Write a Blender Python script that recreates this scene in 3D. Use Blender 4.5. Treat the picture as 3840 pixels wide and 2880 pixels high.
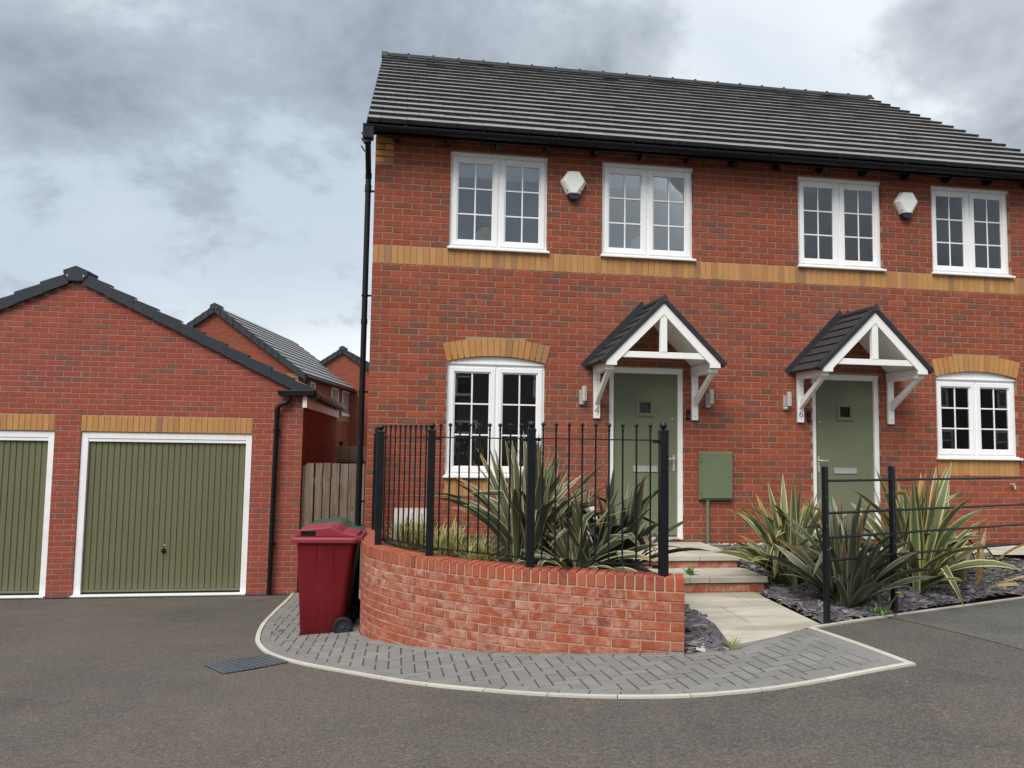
import bpy, math, random
import numpy as np
from mathutils import Vector, Matrix
R = math.radians
random.seed(7); rng = np.random.default_rng(7)
for o in list(bpy.data.objects): bpy.data.objects.remove(o)
scene = bpy.context.scene
COL = scene.collection

# ------------------------------------------------------------------ camera, sky, sun, exposure
CAM = np.array([0.3687, -8.7864, 1.2058]); YAW, PITCH, ROLL = 0.14814, 0.07248, 0.01569
cam = bpy.data.cameras.new('camera'); camo = bpy.data.objects.new('camera', cam); COL.objects.link(camo)
d_ = Vector((math.sin(YAW)*math.cos(PITCH), math.cos(YAW)*math.cos(PITCH), math.sin(PITCH)))
r0 = Vector((math.cos(YAW), -math.sin(YAW), 0)); u0 = r0.cross(d_)
r1 = r0*math.cos(ROLL)+u0*math.sin(ROLL); u1 = u0*math.cos(ROLL)-r0*math.sin(ROLL)
mw = Matrix.Identity(4)
for i in range(3): mw[i][0], mw[i][1], mw[i][2], mw[i][3] = r1[i], u1[i], -d_[i], CAM[i]
camo.matrix_world = mw
cam.sensor_fit = 'HORIZONTAL'; cam.sensor_width = 36; cam.lens = 36*2800/3840; cam.clip_end = 2000; cam.clip_start = .05
scene.camera = camo
SUN_EL, SUN_AZ = R(52), R(215)      # azimuth measured from +Y clockwise: behind and left of the camera
world = bpy.data.worlds.new('World'); scene.world = world; world.use_nodes = True
nt = world.node_tree; nt.nodes.clear()
def wn(t, **k):
    n = nt.nodes.new(t)
    for a, v in k.items(): setattr(n, a, v)
    return n
L = nt.links.new
wout = wn('ShaderNodeOutputWorld'); bg = wn('ShaderNodeBackground'); bg.inputs[1].default_value = 0.05
sky = wn('ShaderNodeTexSky', sky_type='NISHITA', sun_disc=False, sun_elevation=SUN_EL, sun_rotation=SUN_AZ, air_density=1.2, dust_density=2.0)
tc = wn('ShaderNodeTexCoord'); sep = wn('ShaderNodeSeparateXYZ'); L(tc.outputs['Generated'], sep.inputs[0])
def wmath(op, a, b=None, c=None):
    n = wn('ShaderNodeMath', operation=op)
    for i, v in enumerate((a, b, c)):
        if v is None: continue
        if isinstance(v, (int, float)): n.inputs[i].default_value = v
        else: L(v, n.inputs[i])
    return n.outputs[0]
zz = wmath('ADD', wmath('MAXIMUM', sep.outputs[2], 0.0), 0.42)
cx = wmath('DIVIDE', sep.outputs[0], zz); cy = wmath('DIVIDE', sep.outputs[1], zz)
comb = wn('ShaderNodeCombineXYZ'); L(cx, comb.inputs[0]); L(cy, comb.inputs[1])
def wnoise(scale, detail, rough, off, dist=0.0):
    mp = wn('ShaderNodeMapping'); mp.inputs['Location'].default_value = off; L(comb.outputs[0], mp.inputs[0])
    n = wn('ShaderNodeTexNoise'); n.inputs['Scale'].default_value = scale; n.inputs['Detail'].default_value = detail
    n.inputs['Roughness'].default_value = rough; n.inputs['Distortion'].default_value = dist
    L(mp.outputs[0], n.inputs['Vector']); return n.outputs[0]
n1 = wnoise(2.3, 13, .6, (28.02, 91.74, 20.4), .15); n2 = wnoise(1.0, 4, .5, (1.66, 26.92, 44.57))
cl = wmath('ADD', wmath('MULTIPLY', n1, .62), wmath('MULTIPLY', n2, .38))
n3 = wnoise(.8, 6, .5, (6.05, 17.63, 36.88), .6)
def wrange(v, a_, b_, c_=0.0, d_=1.0):
    n = wn('ShaderNodeMapRange', interpolation_type='SMOOTHSTEP'); L(v, n.inputs[0])
    for i_, q_ in enumerate((a_, b_, c_, d_)): n.inputs[i_+1].default_value = q_
    return n.outputs[0]
def wmix(f_, a_, b_):
    n = wn('ShaderNodeMixRGB'); L(f_, n.inputs[0])
    for i_, v_ in ((1, a_), (2, b_)):
        if isinstance(v_, tuple): n.inputs[i_].default_value = (*v_, 1)
        else: L(v_, n.inputs[i_])
    return n.outputs[0]
high = wmix(wrange(n3, .33, .62), (8.1, 8.5, 8.8), (4.75, 5.5, 6.3))                       # thin bright high cloud
dens = wmath('ADD', wmath('MULTIPLY', wrange(cl, .475, .54), .42), wmath('MULTIPLY', wrange(cl, .52, .66), .50))
clouds = wmix(dens, high, (1.95, 2.3, 2.85))                                              # darker low cloud with crisp edges
cov = wn('ShaderNodeMapRange'); cov.inputs['From Min'].default_value = .22; cov.inputs['From Max'].default_value = .31; L(cl, cov.inputs[0])
mix = wn('ShaderNodeMixRGB'); L(cov.outputs[0], mix.inputs[0]); L(sky.outputs[0], mix.inputs[1]); L(clouds, mix.inputs[2])
L(mix.outputs[0], bg.inputs[0]); L(bg.outputs[0], wout.inputs[0])
sun = bpy.data.lights.new('sun', 'SUN'); sun.energy = 1.5; sun.angle = R(40); sun.color = (1, .96, .9)
suno = bpy.data.objects.new('sun', sun); COL.objects.link(suno)
sd = Vector((math.sin(SUN_AZ)*math.cos(SUN_EL), math.cos(SUN_AZ)*math.cos(SUN_EL), math.sin(SUN_EL)))
suno.rotation_euler = sd.to_track_quat('Z', 'Y').to_euler(); suno.location = (-6, -12, 14)
vs = scene.view_settings; vs.view_transform = 'Standard'; vs.look = 'None'; vs.exposure = 1.3; vs.gamma = 1; vs.use_curve_mapping = False
scene.render.resolution_x, scene.render.resolution_y = 1024, 768
scene.render.engine = 'CYCLES'

# ------------------------------------------------------------------ materials
class NT:
    def __init__(s, name):
        s.m = bpy.data.materials.new(name); s.m.use_nodes = True; s.t = s.m.node_tree
        s.t.nodes.clear(); s.out = s.t.nodes.new('ShaderNodeOutputMaterial')
        s.b = s.t.nodes.new('ShaderNodeBsdfPrincipled'); s.t.links.new(s.b.outputs[0], s.out.inputs[0])
        s._pos = None
    def n(s, t, **k):
        x = s.t.nodes.new(t)
        for a, v in k.items(): setattr(x, a, v)
        return x
    def set(s, node, key, v):
        if isinstance(v, (int, float, tuple, list)):
            node.inputs[key].default_value = (*v, 1) if isinstance(v, (tuple, list)) and len(v) == 3 and node.inputs[key].type == 'RGBA' else v
        else: s.t.links.new(v, node.inputs[key])
    def pos(s):
        if s._pos is None: s._pos = s.n('ShaderNodeNewGeometry').outputs['Position']
        return s._pos
    def math(s, op, a, b=0.0, c=0.0, clamp=False):
        x = s.n('ShaderNodeMath', operation=op, use_clamp=clamp)
        for i, v in enumerate((a, b, c)): s.set(x, i, v)
        return x.outputs[0]
    def rnd(s):
        at = s.n('ShaderNodeAttribute', attribute_name='rnd'); oi = s.n('ShaderNodeObjectInfo')
        return s.math('FRACT', s.math('ADD', at.outputs['Fac'], oi.outputs['Random']))
    def attr(s, nm): return s.n('ShaderNodeAttribute', attribute_name=nm).outputs['Fac']
    def mapping(s, scale=(1, 1, 1), loc=None, vec=None):
        m = s.n('ShaderNodeMapping'); s.t.links.new(vec or s.pos(), m.inputs[0]); m.inputs['Scale'].default_value = scale
        if loc is not None: s.set(m, 'Location', loc)
        return m.outputs[0]
    def noise(s, scale, detail=3, rough=.55, vec=None, dist=0.0):
        x = s.n('ShaderNodeTexNoise'); s.t.links.new(vec or s.pos(), x.inputs['Vector'])
        x.inputs['Scale'].default_value = scale; x.inputs['Detail'].default_value = detail; x.inputs['Roughness'].default_value = rough; x.inputs['Distortion'].default_value = dist
        return x.outputs[0]
    def vor(s, scale, vec=None, out='Distance', rand=1.0):
        x = s.n('ShaderNodeTexVoronoi'); s.t.links.new(vec or s.pos(), x.inputs['Vector']); x.inputs['Scale'].default_value = scale; x.inputs['Randomness'].default_value = rand
        return x.outputs[out]
    def range(s, v, a, b, c=0.0, d=1.0):
        x = s.n('ShaderNodeMapRange'); s.set(x, 0, v)
        for i, q in enumerate((a, b, c, d)): x.inputs[i+1].default_value = q
        return x.outputs[0]
    def ramp(s, v, stops, interp='LINEAR'):
        x = s.n('ShaderNodeValToRGB'); s.set(x, 0, v); x.color_ramp.interpolation = interp
        el = x.color_ramp.elements
        while len(el) < len(stops): el.new(.5)
        for q, (p, c) in zip(el, stops): q.position = p; q.color = (*c, 1)
        return x.outputs[0]
    def mix(s, f, a, b, mode='MIX'):
        x = s.n('ShaderNodeMixRGB', blend_type=mode); s.set(x, 0, f); s.set(x, 1, a); s.set(x, 2, b)
        return x.outputs[0]
    def combine(s, x, y, z):
        c = s.n('ShaderNodeCombineXYZ')
        for i, v in enumerate((x, y, z)): s.set(c, i, v)
        return c.outputs[0]
    def fin(s, color, rough=.8, spec=.3, bump=None, dist=.002, strength=.5, metal=0.0):
        s.set(s.b, 'Base Color', color); s.set(s.b, 'Roughness', rough); s.set(s.b, 'Specular IOR Level', spec); s.set(s.b, 'Metallic', metal)
        if bump is not None:
            bp = s.n('ShaderNodeBump'); bp.inputs['Distance'].default_value = dist; bp.inputs['Strength'].default_value = strength
            s.set(bp, 'Height', bump); s.t.links.new(bp.outputs[0], s.b.inputs['Normal'])
        return s.m
M = {}
def brick_mat(name, reds, dark, dark_amt, eff=0.0, bump=.5):
    q = NT(name); r = q.rnd()
    off = q.combine(q.math('MULTIPLY', r, 37.0), q.math('MULTIPLY', r, 91.0), q.math('MULTIPLY', r, 13.0))
    base = q.ramp(r, reds)
    band = q.noise(1, 2, .5, q.mapping((13, 13, 2.2), off))            # vertical firing bands
    dk = q.range(band, .52, .60, 0, 1)
    many = q.math('GREATER_THAN', q.math('FRACT', q.math('MULTIPLY', r, 7.31)), 1-dark_amt)
    base = q.mix(q.math('MULTIPLY', q.math('MULTIPLY', dk, many), .75), base, dark)
    alld = q.math('GREATER_THAN', q.math('FRACT', q.math('MULTIPLY', r, 3.77)), .86)
    base = q.mix(q.math('MULTIPLY', alld, .55), base, dark)
    kiss = q.vor(9, q.mapping((1, 1, 1.5), off)); ring = q.math('MULTIPLY', q.range(kiss, .22, .27, 0, 1), q.range(kiss, .27, .32, 1, 0))
    base = q.mix(q.math('MULTIPLY', ring, .22), base, (.34, .2, .16))
    sp = q.noise(70, 4, .65); base = q.mix(q.range(sp, .35, .7, 0, .35), base, (.2, .07, .05))
    crease = q.noise(1, 3, .6, q.mapping((16, 16, 110), off)); base = q.mix(q.range(crease, .62, .72, 0, .45), base, (.1, .04, .035))
    if eff:
        ef = q.noise(9, 6, .72, q.mapping((1, 1, 1), off), .4); ef2 = q.noise(1.3, 2, .5)
        f = q.math('MULTIPLY', q.range(ef, .43, .68, 0, 1), q.range(ef2, .38, .6, .35, 1))
        base = q.mix(q.math('MULTIPLY', f, eff), base, (.56, .39, .32))
    stain = q.noise(.55, 3, .5, q.mapping((1, 1, .35))); base = q.mix(q.range(stain, .52, .75, 0, .28), base, (.22, .12, .1))
    h = q.math('ADD', q.math('MULTIPLY', sp, .5), q.math('MULTIPLY', crease, .6))
    M[name] = q.fin(base, .9, .12, h, .004, bump)
brick_mat('red_brick', [(0, (.335, .078, .041)), (.3, (.275, .066, .038)), (.55, (.365, .09, .045)), (.75, (.245, .062, .038)), (1, (.31, .078, .044))], (.14, .08, .064), .55)
brick_mat('garage_brick', [(0, (.335, .076, .053)), (.4, (.31, .072, .053)), (.7, (.36, .088, .058)), (1, (.275, .07, .052))], (.17, .09, .074), .34)
brick_mat('orange_brick', [(0, (.37, .088, .042)), (.4, (.32, .076, .040)), (.75, (.40, .10, .046)), (1, (.30, .073, .040))], (.22, .06, .04), .15, .8, .5)
brick_mat('coping_brick', [(0, (.40, .095, .05)), (.5, (.35, .082, .045)), (1, (.44, .115, .06))], (.22, .065, .045), .22, .14, .25)
q = NT('yellow_brick'); r = q.rnd(); base = q.ramp(r, [(0, (.47, .23, .075)), (.35, (.52, .275, .10)), (.6, (.40, .19, .068)), (.82, (.49, .25, .088)), (.93, (.29, .15, .09)), (1, (.45, .225, .078))])
sp = q.noise(60, 4, .6); g = q.noise(9, 3); base = q.mix(q.range(g, .45, .7, 0, .4), base, (.36, .2, .1)); base = q.mix(q.range(sp, .55, .75, 0, .3), base, (.3, .16, .07))
M['yellow_brick'] = q.fin(base, .88, .2, sp, .003, .4)
def mortar(name, a, b):
    q = NT(name); n = q.noise(90, 4, .6); g = q.noise(1.3, 3); c = q.mix(q.range(g, .35, .65), a, b); c = q.mix(q.range(n, .4, .75, 0, .35), c, tuple(x*.55 for x in a))
    M[name] = q.fin(c, .95, .08, n, .003, .6)
mortar('mortar', (.37, .265, .195), (.31, .225, .17)); mortar('garage_mortar', (.38, .275, .21), (.33, .24, .185)); mortar('wall_mortar', (.54, .38, .25), (.45, .32, .21))
def plain(name, col, rough=.5, spec=.4, var=.08, nscale=6, bump=0.0, bscale=120, metal=0.0, dirt=None):
    q = NT(name); g = q.noise(nscale, 4, .6); c = q.mix(q.range(g, .3, .7), tuple(x*(1-var) for x in col), tuple(min(1, x*(1+var)) for x in col))
    if dirt: dn = q.noise(3.2, 5, .7); c = q.mix(q.range(dn, .5, .8, 0, dirt[1]), c, dirt[0])
    rr = q.range(q.noise(nscale*2.3, 3), .3, .7, max(0, rough-.07), min(1, rough+.07))
    M[name] = q.fin(c, rr, spec, q.noise(bscale, 3) if bump else None, .002, bump, metal)
plain('white_upvc', (.88, .885, .89), .32, .45, .02, 2, 0, 120, 0, ((.62, .60, .57), .18))
plain('white_paint', (.87, .865, .84), .5, .4, .03, 3, .08, 80, 0, ((.55, .52, .46), .22))
plain('garage_frame', (.86, .87, .88), .45, .4, .03, 3, .05, 90, 0, ((.55, .52, .5), .3))
plain('door_green', (.165, .182, .115), .42, .4, .05, 2.5, .05, 200)
plain('garage_green', (.142, .145, .08), .45, .4, .05, 1.5, .05, 260, 0, ((.14, .13, .09), .3))
plain('meter_green', (.15, .178, .108), .4, .4, .06, 2)
plain('black_metal', (.006, .007, .010), .38, .45, .15, 6, .06, 150)
plain('black_plastic', (.006, .007, .009), .38, .3, .12, 6)
plain('steel', (.62, .61, .58), .38, .5, .05, 30, 0, 100, .55)
plain('cream_plastic', (.80, .82, .76), .4, .4, .03, 4, 0, 100, 0, ((.5, .48, .42), .2))
plain('blue_lens', (.008, .013, .05), .15, .6, .1, 5)
plain('slab_grey', (.19, .195, .2), .6, .3, .05, 4)
plain('grey_box', (.46, .43, .42), .5, .4, .06, 3, 0, 100, 0, ((.4, .36, .33), .3))
plain('verge_plastic', (.026, .033, .042), .55, .35, .1, 3, .05, 100)
plain('canopy_grey', (.045, .043, .046), .55, .35, .12, 5, .25, 160)
plain('canopy_verge', (.024, .027, .032), .6, .35, .15, 14, .8, 70)
plain('drain_grey', (.10, .115, .13), .6, .35, .1, 10, .2, 90)
plain('room_wall', (.30, .30, .31), .9, .1, .05, 1)
plain('blind', (.62, .64, .64), .8, .2, .03, 3)
plain('rubber', (.012, .013, .015), .75, .3, .1, 20, .2, 80)
plain('wheel_plastic', (.035, .04, .045), .5, .4, .1, 10)
plain('ornament_yellow', (.9, .8, .42), .5, .4, .15, 25, .5, 60)
plain('ornament_white', (.88, .88, .86), .5, .4, .08, 25, .4, 60)
plain('numeral', (.03, .035, .035), .4, .5, .1, 10)
plain('pebble', (.52, .47, .38), .8, .3, .35, 18)
plain('soil', (.05, .04, .032), .95, .15, .3, 9, .8, 40)
plain('rust_bin', (.30, .02, .025), .42, .4, .05, 2)
def bin_mat(name, c1, c2):
    q = NT(name); g = q.noise(2.2, 4, .6); s2 = q.noise(7, 5, .7, q.mapping((1, 1, .3)))
    c = q.mix(q.range(g, .35, .7), c1, c2); c = q.mix(q.range(s2, .6, .8, 0, .25), c, (.2, .06, .06))
    M[name] = q.fin(c, q.range(s2, .3, .7, .40, .55), .3, q.noise(300, 2), .001, .15)
bin_mat('bin_red', (.135, .006, .012), (.155, .008, .016)); bin_mat('bin_lid_red', (.24, .03, .045), (.28, .042, .058)); bin_mat('bin_green', (.03, .075, .05), (.045, .095, .065))
# roof tiles
q = NT('roof_tile'); r = q.rnd(); g = q.noise(2.2, 4, .6); sp = q.noise(55, 4, .7)
c = q.ramp(r, [(0, (.20, .19, .19)), (.5, (.235, .222, .22)), (1, (.175, .167, .168))]); c = q.mix(q.range(g, .45, .7, 0, .4), c, (.28, .265, .25)); c = q.mix(q.range(sp, .55, .8, 0, .5), c, (.13, .13, .132))
M['roof_tile'] = q.fin(c, .5, .45, sp, .003, .4)
plain('tile_edge_shade_moss', (.045, .045, .047), .85, .2, .3, 14, .3, 60, 0, ((.05, .055, .035), .6)); plain('roof_edge', (.035, .036, .038), .8, .2, .15, 8)  # tile edges: shade under the tails put into the colour, plus greenish moss
# asphalt
def asphalt(name, a, b, c3):
    q = NT(name); big = q.noise(.55, 4, .6, None, .4); mid = q.noise(2.7, 5, .65); fine = q.noise(95, 3, .7); ag = q.vor(170, None, 'Color'); sepc = q.n('ShaderNodeSeparateColor'); q.t.links.new(ag, sepc.inputs[0])
    c = q.mix(q.range(big, .40, .58), a, b); c = q.mix(q.range(mid, .46, .66, 0, .7), c, c3)
    dk = q.noise(1.15, 6, .7, q.mapping((1, 1, 1), (5, 3, 1))); c = q.mix(q.range(dk, .50, .68, 0, .6), c, (.05, .048, .05)); gr2 = q.noise(38, 4, .75); c = q.mix(q.range(gr2, .40, .62, .45, 0), c, (.045, .042, .04)); c = q.mix(q.range(gr2, .52, .72, 0, .35), c, tuple(min(1, x*1.7) for x in a))
    c = q.mix(q.range(sepc.outputs[0], .55, 1.0, 0, .5), c, tuple(x*1.9 for x in a)); c = q.mix(q.range(sepc.outputs[1], .6, 1.0, 0, .6), c, (.03, .028, .027))
    c = q.mix(q.range(fine, .62, .78, 0, .5), c, tuple(x*2.2 for x in b))
    fl = q.vor(2.6, None, 'Distance'); c = q.mix(q.range(fl, .014, .02, .9, 0), c, (.6, .58, .55))
    M[name] = q.fin(c, .9, .25, q.math('ADD', sepc.outputs[0], fine), .004, .55)
asphalt('asphalt', (.132, .112, .094), (.10, .096, .09), (.15, .12, .096)); asphalt('asphalt_pale', (.128, .124, .11), (.138, .135, .122), (.12, .117, .106))
# block paving / concrete
def concrete(name, a, b, dark, rs=.12, ns=3.0):
    q = NT(name); r = q.rnd(); g = q.noise(ns, 5, .65); f = q.noise(140, 3, .7); d = q.noise(1.1, 4, .6)
    c = q.mix(q.range(g, .3, .7), a, b); c = q.mix(q.math('MULTIPLY', r, rs*4), c, tuple(x*.72 for x in a)); c = q.mix(q.range(d, .5, .75, 0, .45), c, dark)
    c = q.mix(q.range(f, .55, .8, 0, .4), c, tuple(x*.5 for x in dark)); c = q.mix(q.range(f, .2, .42, .45, 0), c, tuple(min(.8, x*1.7) for x in b))
    if name == 'slab': bd = q.noise(1, 5, .6, q.mapping((.9, 4.2, 1)), .5); c = q.mix(q.range(bd, .48, .66, 0, .6), c, (.23, .205, .16))
    M[name] = q.fin(c, .88, .25, f, .003, .5)
concrete('paver', (.20, .196, .187), (.24, .236, .226), (.155, .148, .13)); concrete('kerb', (.52, .49, .43), (.6, .57, .5), (.42, .38, .32)); concrete('slab', (.47, .44, .37), (.56, .53, .45), (.27, .24, .19), .10, 1.6)
concrete('slab_edge', (.27, .255, .225), (.32, .30, .27), (.14, .125, .1)); plain('joint_sand', (.075, .07, .06), .95, .15, .25, 30, .6, 60)
# slate
q = NT('slate'); r = q.rnd(); c = q.ramp(r, [(0, (.055, .05, .062)), (.25, (.13, .12, .135)), (.5, (.075, .067, .08)), (.75, (.17, .16, .168)), (.92, (.27, .26, .26)), (.97, (.1, .085, .09)), (1, (.5, .48, .45))]); g = q.noise(30, 4, .6)
c = q.mix(q.range(g, .5, .75, 0, .4), c, (.10, .085, .085)); M['slate'] = q.fin(c, .55, .4, g, .003, .4)
# timber
q = NT('timber'); r = q.rnd(); off = q.combine(q.math('MULTIPLY', r, 17), q.math('MULTIPLY', r, 5), q.math('MULTIPLY', r, 29))
gr = q.noise(1, 5, .65, q.mapping((45, 45, 1.6), off), .6); kn = q.vor(1, q.mapping((7, 7, 3.2), off)); c = q.ramp(r, [(0, (.23, .18, .14)), (.5, (.27, .215, .165)), (1, (.20, .165, .135))])
c = q.mix(q.range(gr, .38, .62, 0, .85), c, (.10, .07, .05)); c = q.mix(q.range(kn, .05, .12, .85, 0), c, (.055, .035, .025)); c = q.mix(q.range(q.noise(2, 3), .45, .7, 0, .35), c, (.25, .235, .21))
M['timber'] = q.fin(c, .85, .2, gr, .004, .5)
# glass (panes)
def glass(name, tint, fac):
    q = NT(name); q.t.nodes.remove(q.b); tr = q.n('ShaderNodeBsdfTransparent'); tr.inputs[0].default_value = (*tint, 1); gl = q.n('ShaderNodeBsdfGlossy'); gl.inputs['Roughness'].default_value = .0; gl.inputs[0].default_value = (1, 1, 1, 1)
    fr = q.n('ShaderNodeFresnel'); fr.inputs[0].default_value = fac; mx = q.n('ShaderNodeMixShader'); wob = q.noise(1.3, 2, .5); bp = q.n('ShaderNodeBump'); bp.inputs['Distance'].default_value = .004; bp.inputs['Strength'].default_value = .12
    q.t.links.new(wob, bp.inputs['Height']); q.t.links.new(bp.outputs[0], gl.inputs['Normal']); q.t.links.new(fr.outputs[0], mx.inputs[0]); q.t.links.new(tr.outputs[0], mx.inputs[1]); q.t.links.new(gl.outputs[0], mx.inputs[2]); q.t.links.new(mx.outputs[0], q.out.inputs[0]); M[name] = q.m
glass('window_glass', (.95, .97, .975), 2.15)
q = NT('far_glass'); M['far_glass'] = q.fin((.06, .07, .075), .04, .9)
plain('grey_pane', (.20, .235, .25), .4, .4, .5, 22)
# leaves
def leaf_mat(name, mid, mid2, edge, brown):
    q = NT(name); r = q.n('ShaderNodeObjectInfo').outputs['Random']; ac = q.attr('across'); al = q.attr('along')
    c = q.mix(r, mid, mid2); st = q.noise(1, 2, .5, q.combine(q.math('MULTIPLY', ac, 9), r, q.math('MULTIPLY', al, .7)))
    c = q.mix(q.range(st, .45, .6, 0, .5), c, tuple(x*.6 for x in mid))
    c = q.mix(q.math('MULTIPLY', q.range(ac, .6, .8, 0, 1), q.range(r, .05, .4, .45, 1.0)), c, edge)
    br = q.math('GREATER_THAN', q.math('FRACT', q.math('MULTIPLY', r, 5.3)), .78)
    c = q.mix(q.math('MULTIPLY', br, q.range(al, .72, 1.0, 0, .9)), c, brown)
    q.set(q.b, 'Subsurface Weight', 0.0); M[name] = q.fin(c, .42, .45)
leaf_mat('flax_leaf', (.105, .118, .062), (.16, .172, .10), (.56, .54, .33), (.40, .19, .06)); leaf_mat('flax_leaf_dark', (.06, .066, .042), (.095, .10, .064), (.2, .2, .13), (.3, .15, .05)); leaf_mat('flax_leaf_bright', (.105, .135, .058), (.15, .18, .085), (.58, .53, .23), (.55, .27, .07))
leaf_mat('sedge_leaf', (.30, .34, .08), (.46, .46, .14), (.5, .42, .2), (.4, .28, .12)); leaf_mat('weed_leaf', (.09, .19, .04), (.13, .25, .055), (.08, .16, .03), (.15, .15, .04)); leaf_mat('tree_leaf', (.03, .05, .015), (.05, .075, .02), (.04, .06, .02), (.05, .06, .02))
leaf_mat('dead_leaf', (.30, .17, .06), (.42, .30, .12), (.45, .36, .18), (.25, .1, .03))
plain('dandelion', (.8, .5, .02), .7, .2, .1, 30); plain('lawn_grass', (.19, .23, .03), .9, .2, .3, 14, .5, 60); plain('bark', (.09, .07, .05), .9, .2, .3, 12, .8, 30)
# procedural brick for walls seen only in reflection / at the back
q = NT('far_brick'); b = q.n('ShaderNodeTexBrick'); q.t.links.new(q.mapping((1, 1, 1)), b.inputs['Vector']); M['far_brick'] = None
sx = q.n('ShaderNodeSeparateXYZ'); q.t.links.new(q.pos(), sx.inputs[0]); q.t.links.new(q.combine(q.math('ADD', sx.outputs[0], sx.outputs[1]), sx.outputs[2], 0.0), b.inputs['Vector'])
b.inputs['Scale'].default_value = 1; b.inputs['Brick Width'].default_value = .225; b.inputs['Row Height'].default_value = .075; b.inputs['Mortar Size'].default_value = .01
b.inputs['Color1'].default_value = (.17, .13, .11, 1); b.inputs['Color2'].default_value = (.13, .10, .09, 1); b.inputs['Mortar'].default_value = (.2, .17, .15, 1); M['far_brick'] = q.fin(b.outputs[0], .9, .2)

# ------------------------------------------------------------------ mesh helpers
class MB:
    def __init__(s): s.v = []; s.f = []; s.r = []; s.a = {}
    def add(s, vs, fs, r=0.0):
        k = len(s.v); s.v.extend([tuple(p) for p in vs]); s.f.extend([tuple(i+k for i in f) for f in fs]); s.r.extend([r]*len(fs)); return k
    def box(s, x0, x1, y0, y1, z0, z1, r=0.0, M4=None):
        vs = [(x0, y0, z0), (x1, y0, z0), (x1, y1, z0), (x0, y1, z0), (x0, y0, z1), (x1, y0, z1), (x1, y1, z1), (x0, y1, z1)]
        if M4 is not None: vs = [tuple(M4 @ Vector(p)) for p in vs]
        s.add(vs, [(3, 2, 1, 0), (4, 5, 6, 7), (0, 1, 5, 4), (1, 2, 6, 5), (2, 3, 7, 6), (3, 0, 4, 7)], r); return s
    def prism(s, poly, axis, a, b, r=0.0):        # poly in the two other axes, extruded along axis
        n = len(poly); ar = sum(poly[i][0]*poly[(i+1) % n][1]-poly[(i+1) % n][0]*poly[i][1] for i in range(n))
        if (ar < 0) != (axis == 'y'): poly = poly[::-1]
        def P(p, t): return {'x': (t, p[0], p[1]), 'y': (p[0], t, p[1]), 'z': (p[0], p[1], t)}[axis]
        if a > b: a, b = b, a
        vs = [P(p, a) for p in poly]+[P(p, b) for p in poly]
        s.add(vs, [tuple(range(n))[::-1], tuple(range(n, 2*n))]+[(i, (i+1) % n, n+(i+1) % n, n+i) for i in range(n)], r); return s
    def tube(s, pts, rad, n=10, caps=True, r=0.0):
        pts = [Vector(p) for p in pts]; k0 = len(s.v); rads = rad if isinstance(rad, (list, tuple)) else [rad]*len(pts); up = None
        for i, p in enumerate(pts):
            d = (pts[min(i+1, len(pts)-1)]-pts[max(i-1, 0)]).normalized()
            if up is None: up = Vector((0, 0, 1)) if abs(d.z) < .9 else Vector((1, 0, 0))
            a = d.cross(up).normalized(); b2 = a.cross(d).normalized(); up = b2
            s.v.extend([tuple(p+(a*math.cos(2*math.pi*j/n)+b2*math.sin(2*math.pi*j/n))*rads[i]) for j in range(n)])
        fs = [(k0+i*n+j, k0+i*n+(j+1) % n, k0+(i+1)*n+(j+1) % n, k0+(i+1)*n+j) for i in range(len(pts)-1) for j in range(n)]
        if caps: fs += [tuple(k0+j for j in range(n))[::-1], tuple(k0+(len(pts)-1)*n+j for j in range(n))]
        s.f.extend(fs); s.r.extend([r]*len(fs)); return s
    def lathe(s, prof, c, n=16, axis='z', r=0.0):
        k0 = len(s.v)
        for (rd, h) in prof:
            for j in range(n):
                a = 2*math.pi*j/n; x, y = rd*math.cos(a), rd*math.sin(a)
                s.v.append((c[0]+x, c[1]+y, c[2]+h) if axis == 'z' else (c[0]+x, c[1]+h, c[2]+y) if axis == 'y' else (c[0]+h, c[1]+x, c[2]+y))
        fs = [(k0+i*n+j, k0+i*n+(j+1) % n, k0+(i+1)*n+(j+1) % n, k0+(i+1)*n+j) for i in range(len(prof)-1) for j in range(n)]
        s.f.extend(fs); s.r.extend([r]*len(fs)); return s
    def build(s, name, mat, parent=None, smooth=False, rnd=False, bevel=0.0):
        me = bpy.data.meshes.new(name); me.from_pydata(s.v, [], s.f); me.update()
        if rnd:
            at = me.attributes.new('rnd', 'FLOAT', 'FACE'); at.data.foreach_set('value', np.array(s.r, dtype=np.float32))
        for k, v in s.a.items():
            at = me.attributes.new(k, 'FLOAT', 'POINT'); at.data.foreach_set('value', np.array(v, dtype=np.float32))
        me.materials.append(M[mat])
        o = obj(name, me, parent)
        if smooth: me.polygons.foreach_set('use_smooth', [True]*len(me.polygons))
        if bevel:
            bm = o.modifiers.new('bevel', 'BEVEL'); bm.width = bevel; bm.segments = 2; bm.limit_method = 'ANGLE'; bm.angle_limit = R(40)
        return o
def obj(name, me, parent=None):
    o = bpy.data.objects.new(name, me); COL.objects.link(o)
    if parent is not None:
        o.parent = parent; rl = parent.get('_o')
        if rl is not None: o.matrix_parent_inverse = Matrix.Translation((-rl[0], -rl[1], -rl[2]))
    return o
def thing(name, label, cat, loc, group=None):
    o = bpy.data.objects.new(name, None); COL.objects.link(o); o.location = loc; o['_o'] = list(map(float, loc)); o.empty_display_size = .1
    return tag(o, label, cat, group)
def tag(o, label, cat, group=None, kind=None):
    o['label'] = label; o['category'] = cat
    if group: o['group'] = group
    if kind: o['kind'] = kind
    return o
def struct(o): o['kind'] = 'structure'; return o
def stuff(o): o['kind'] = 'stuff'; return o
_bm = {}
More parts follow.
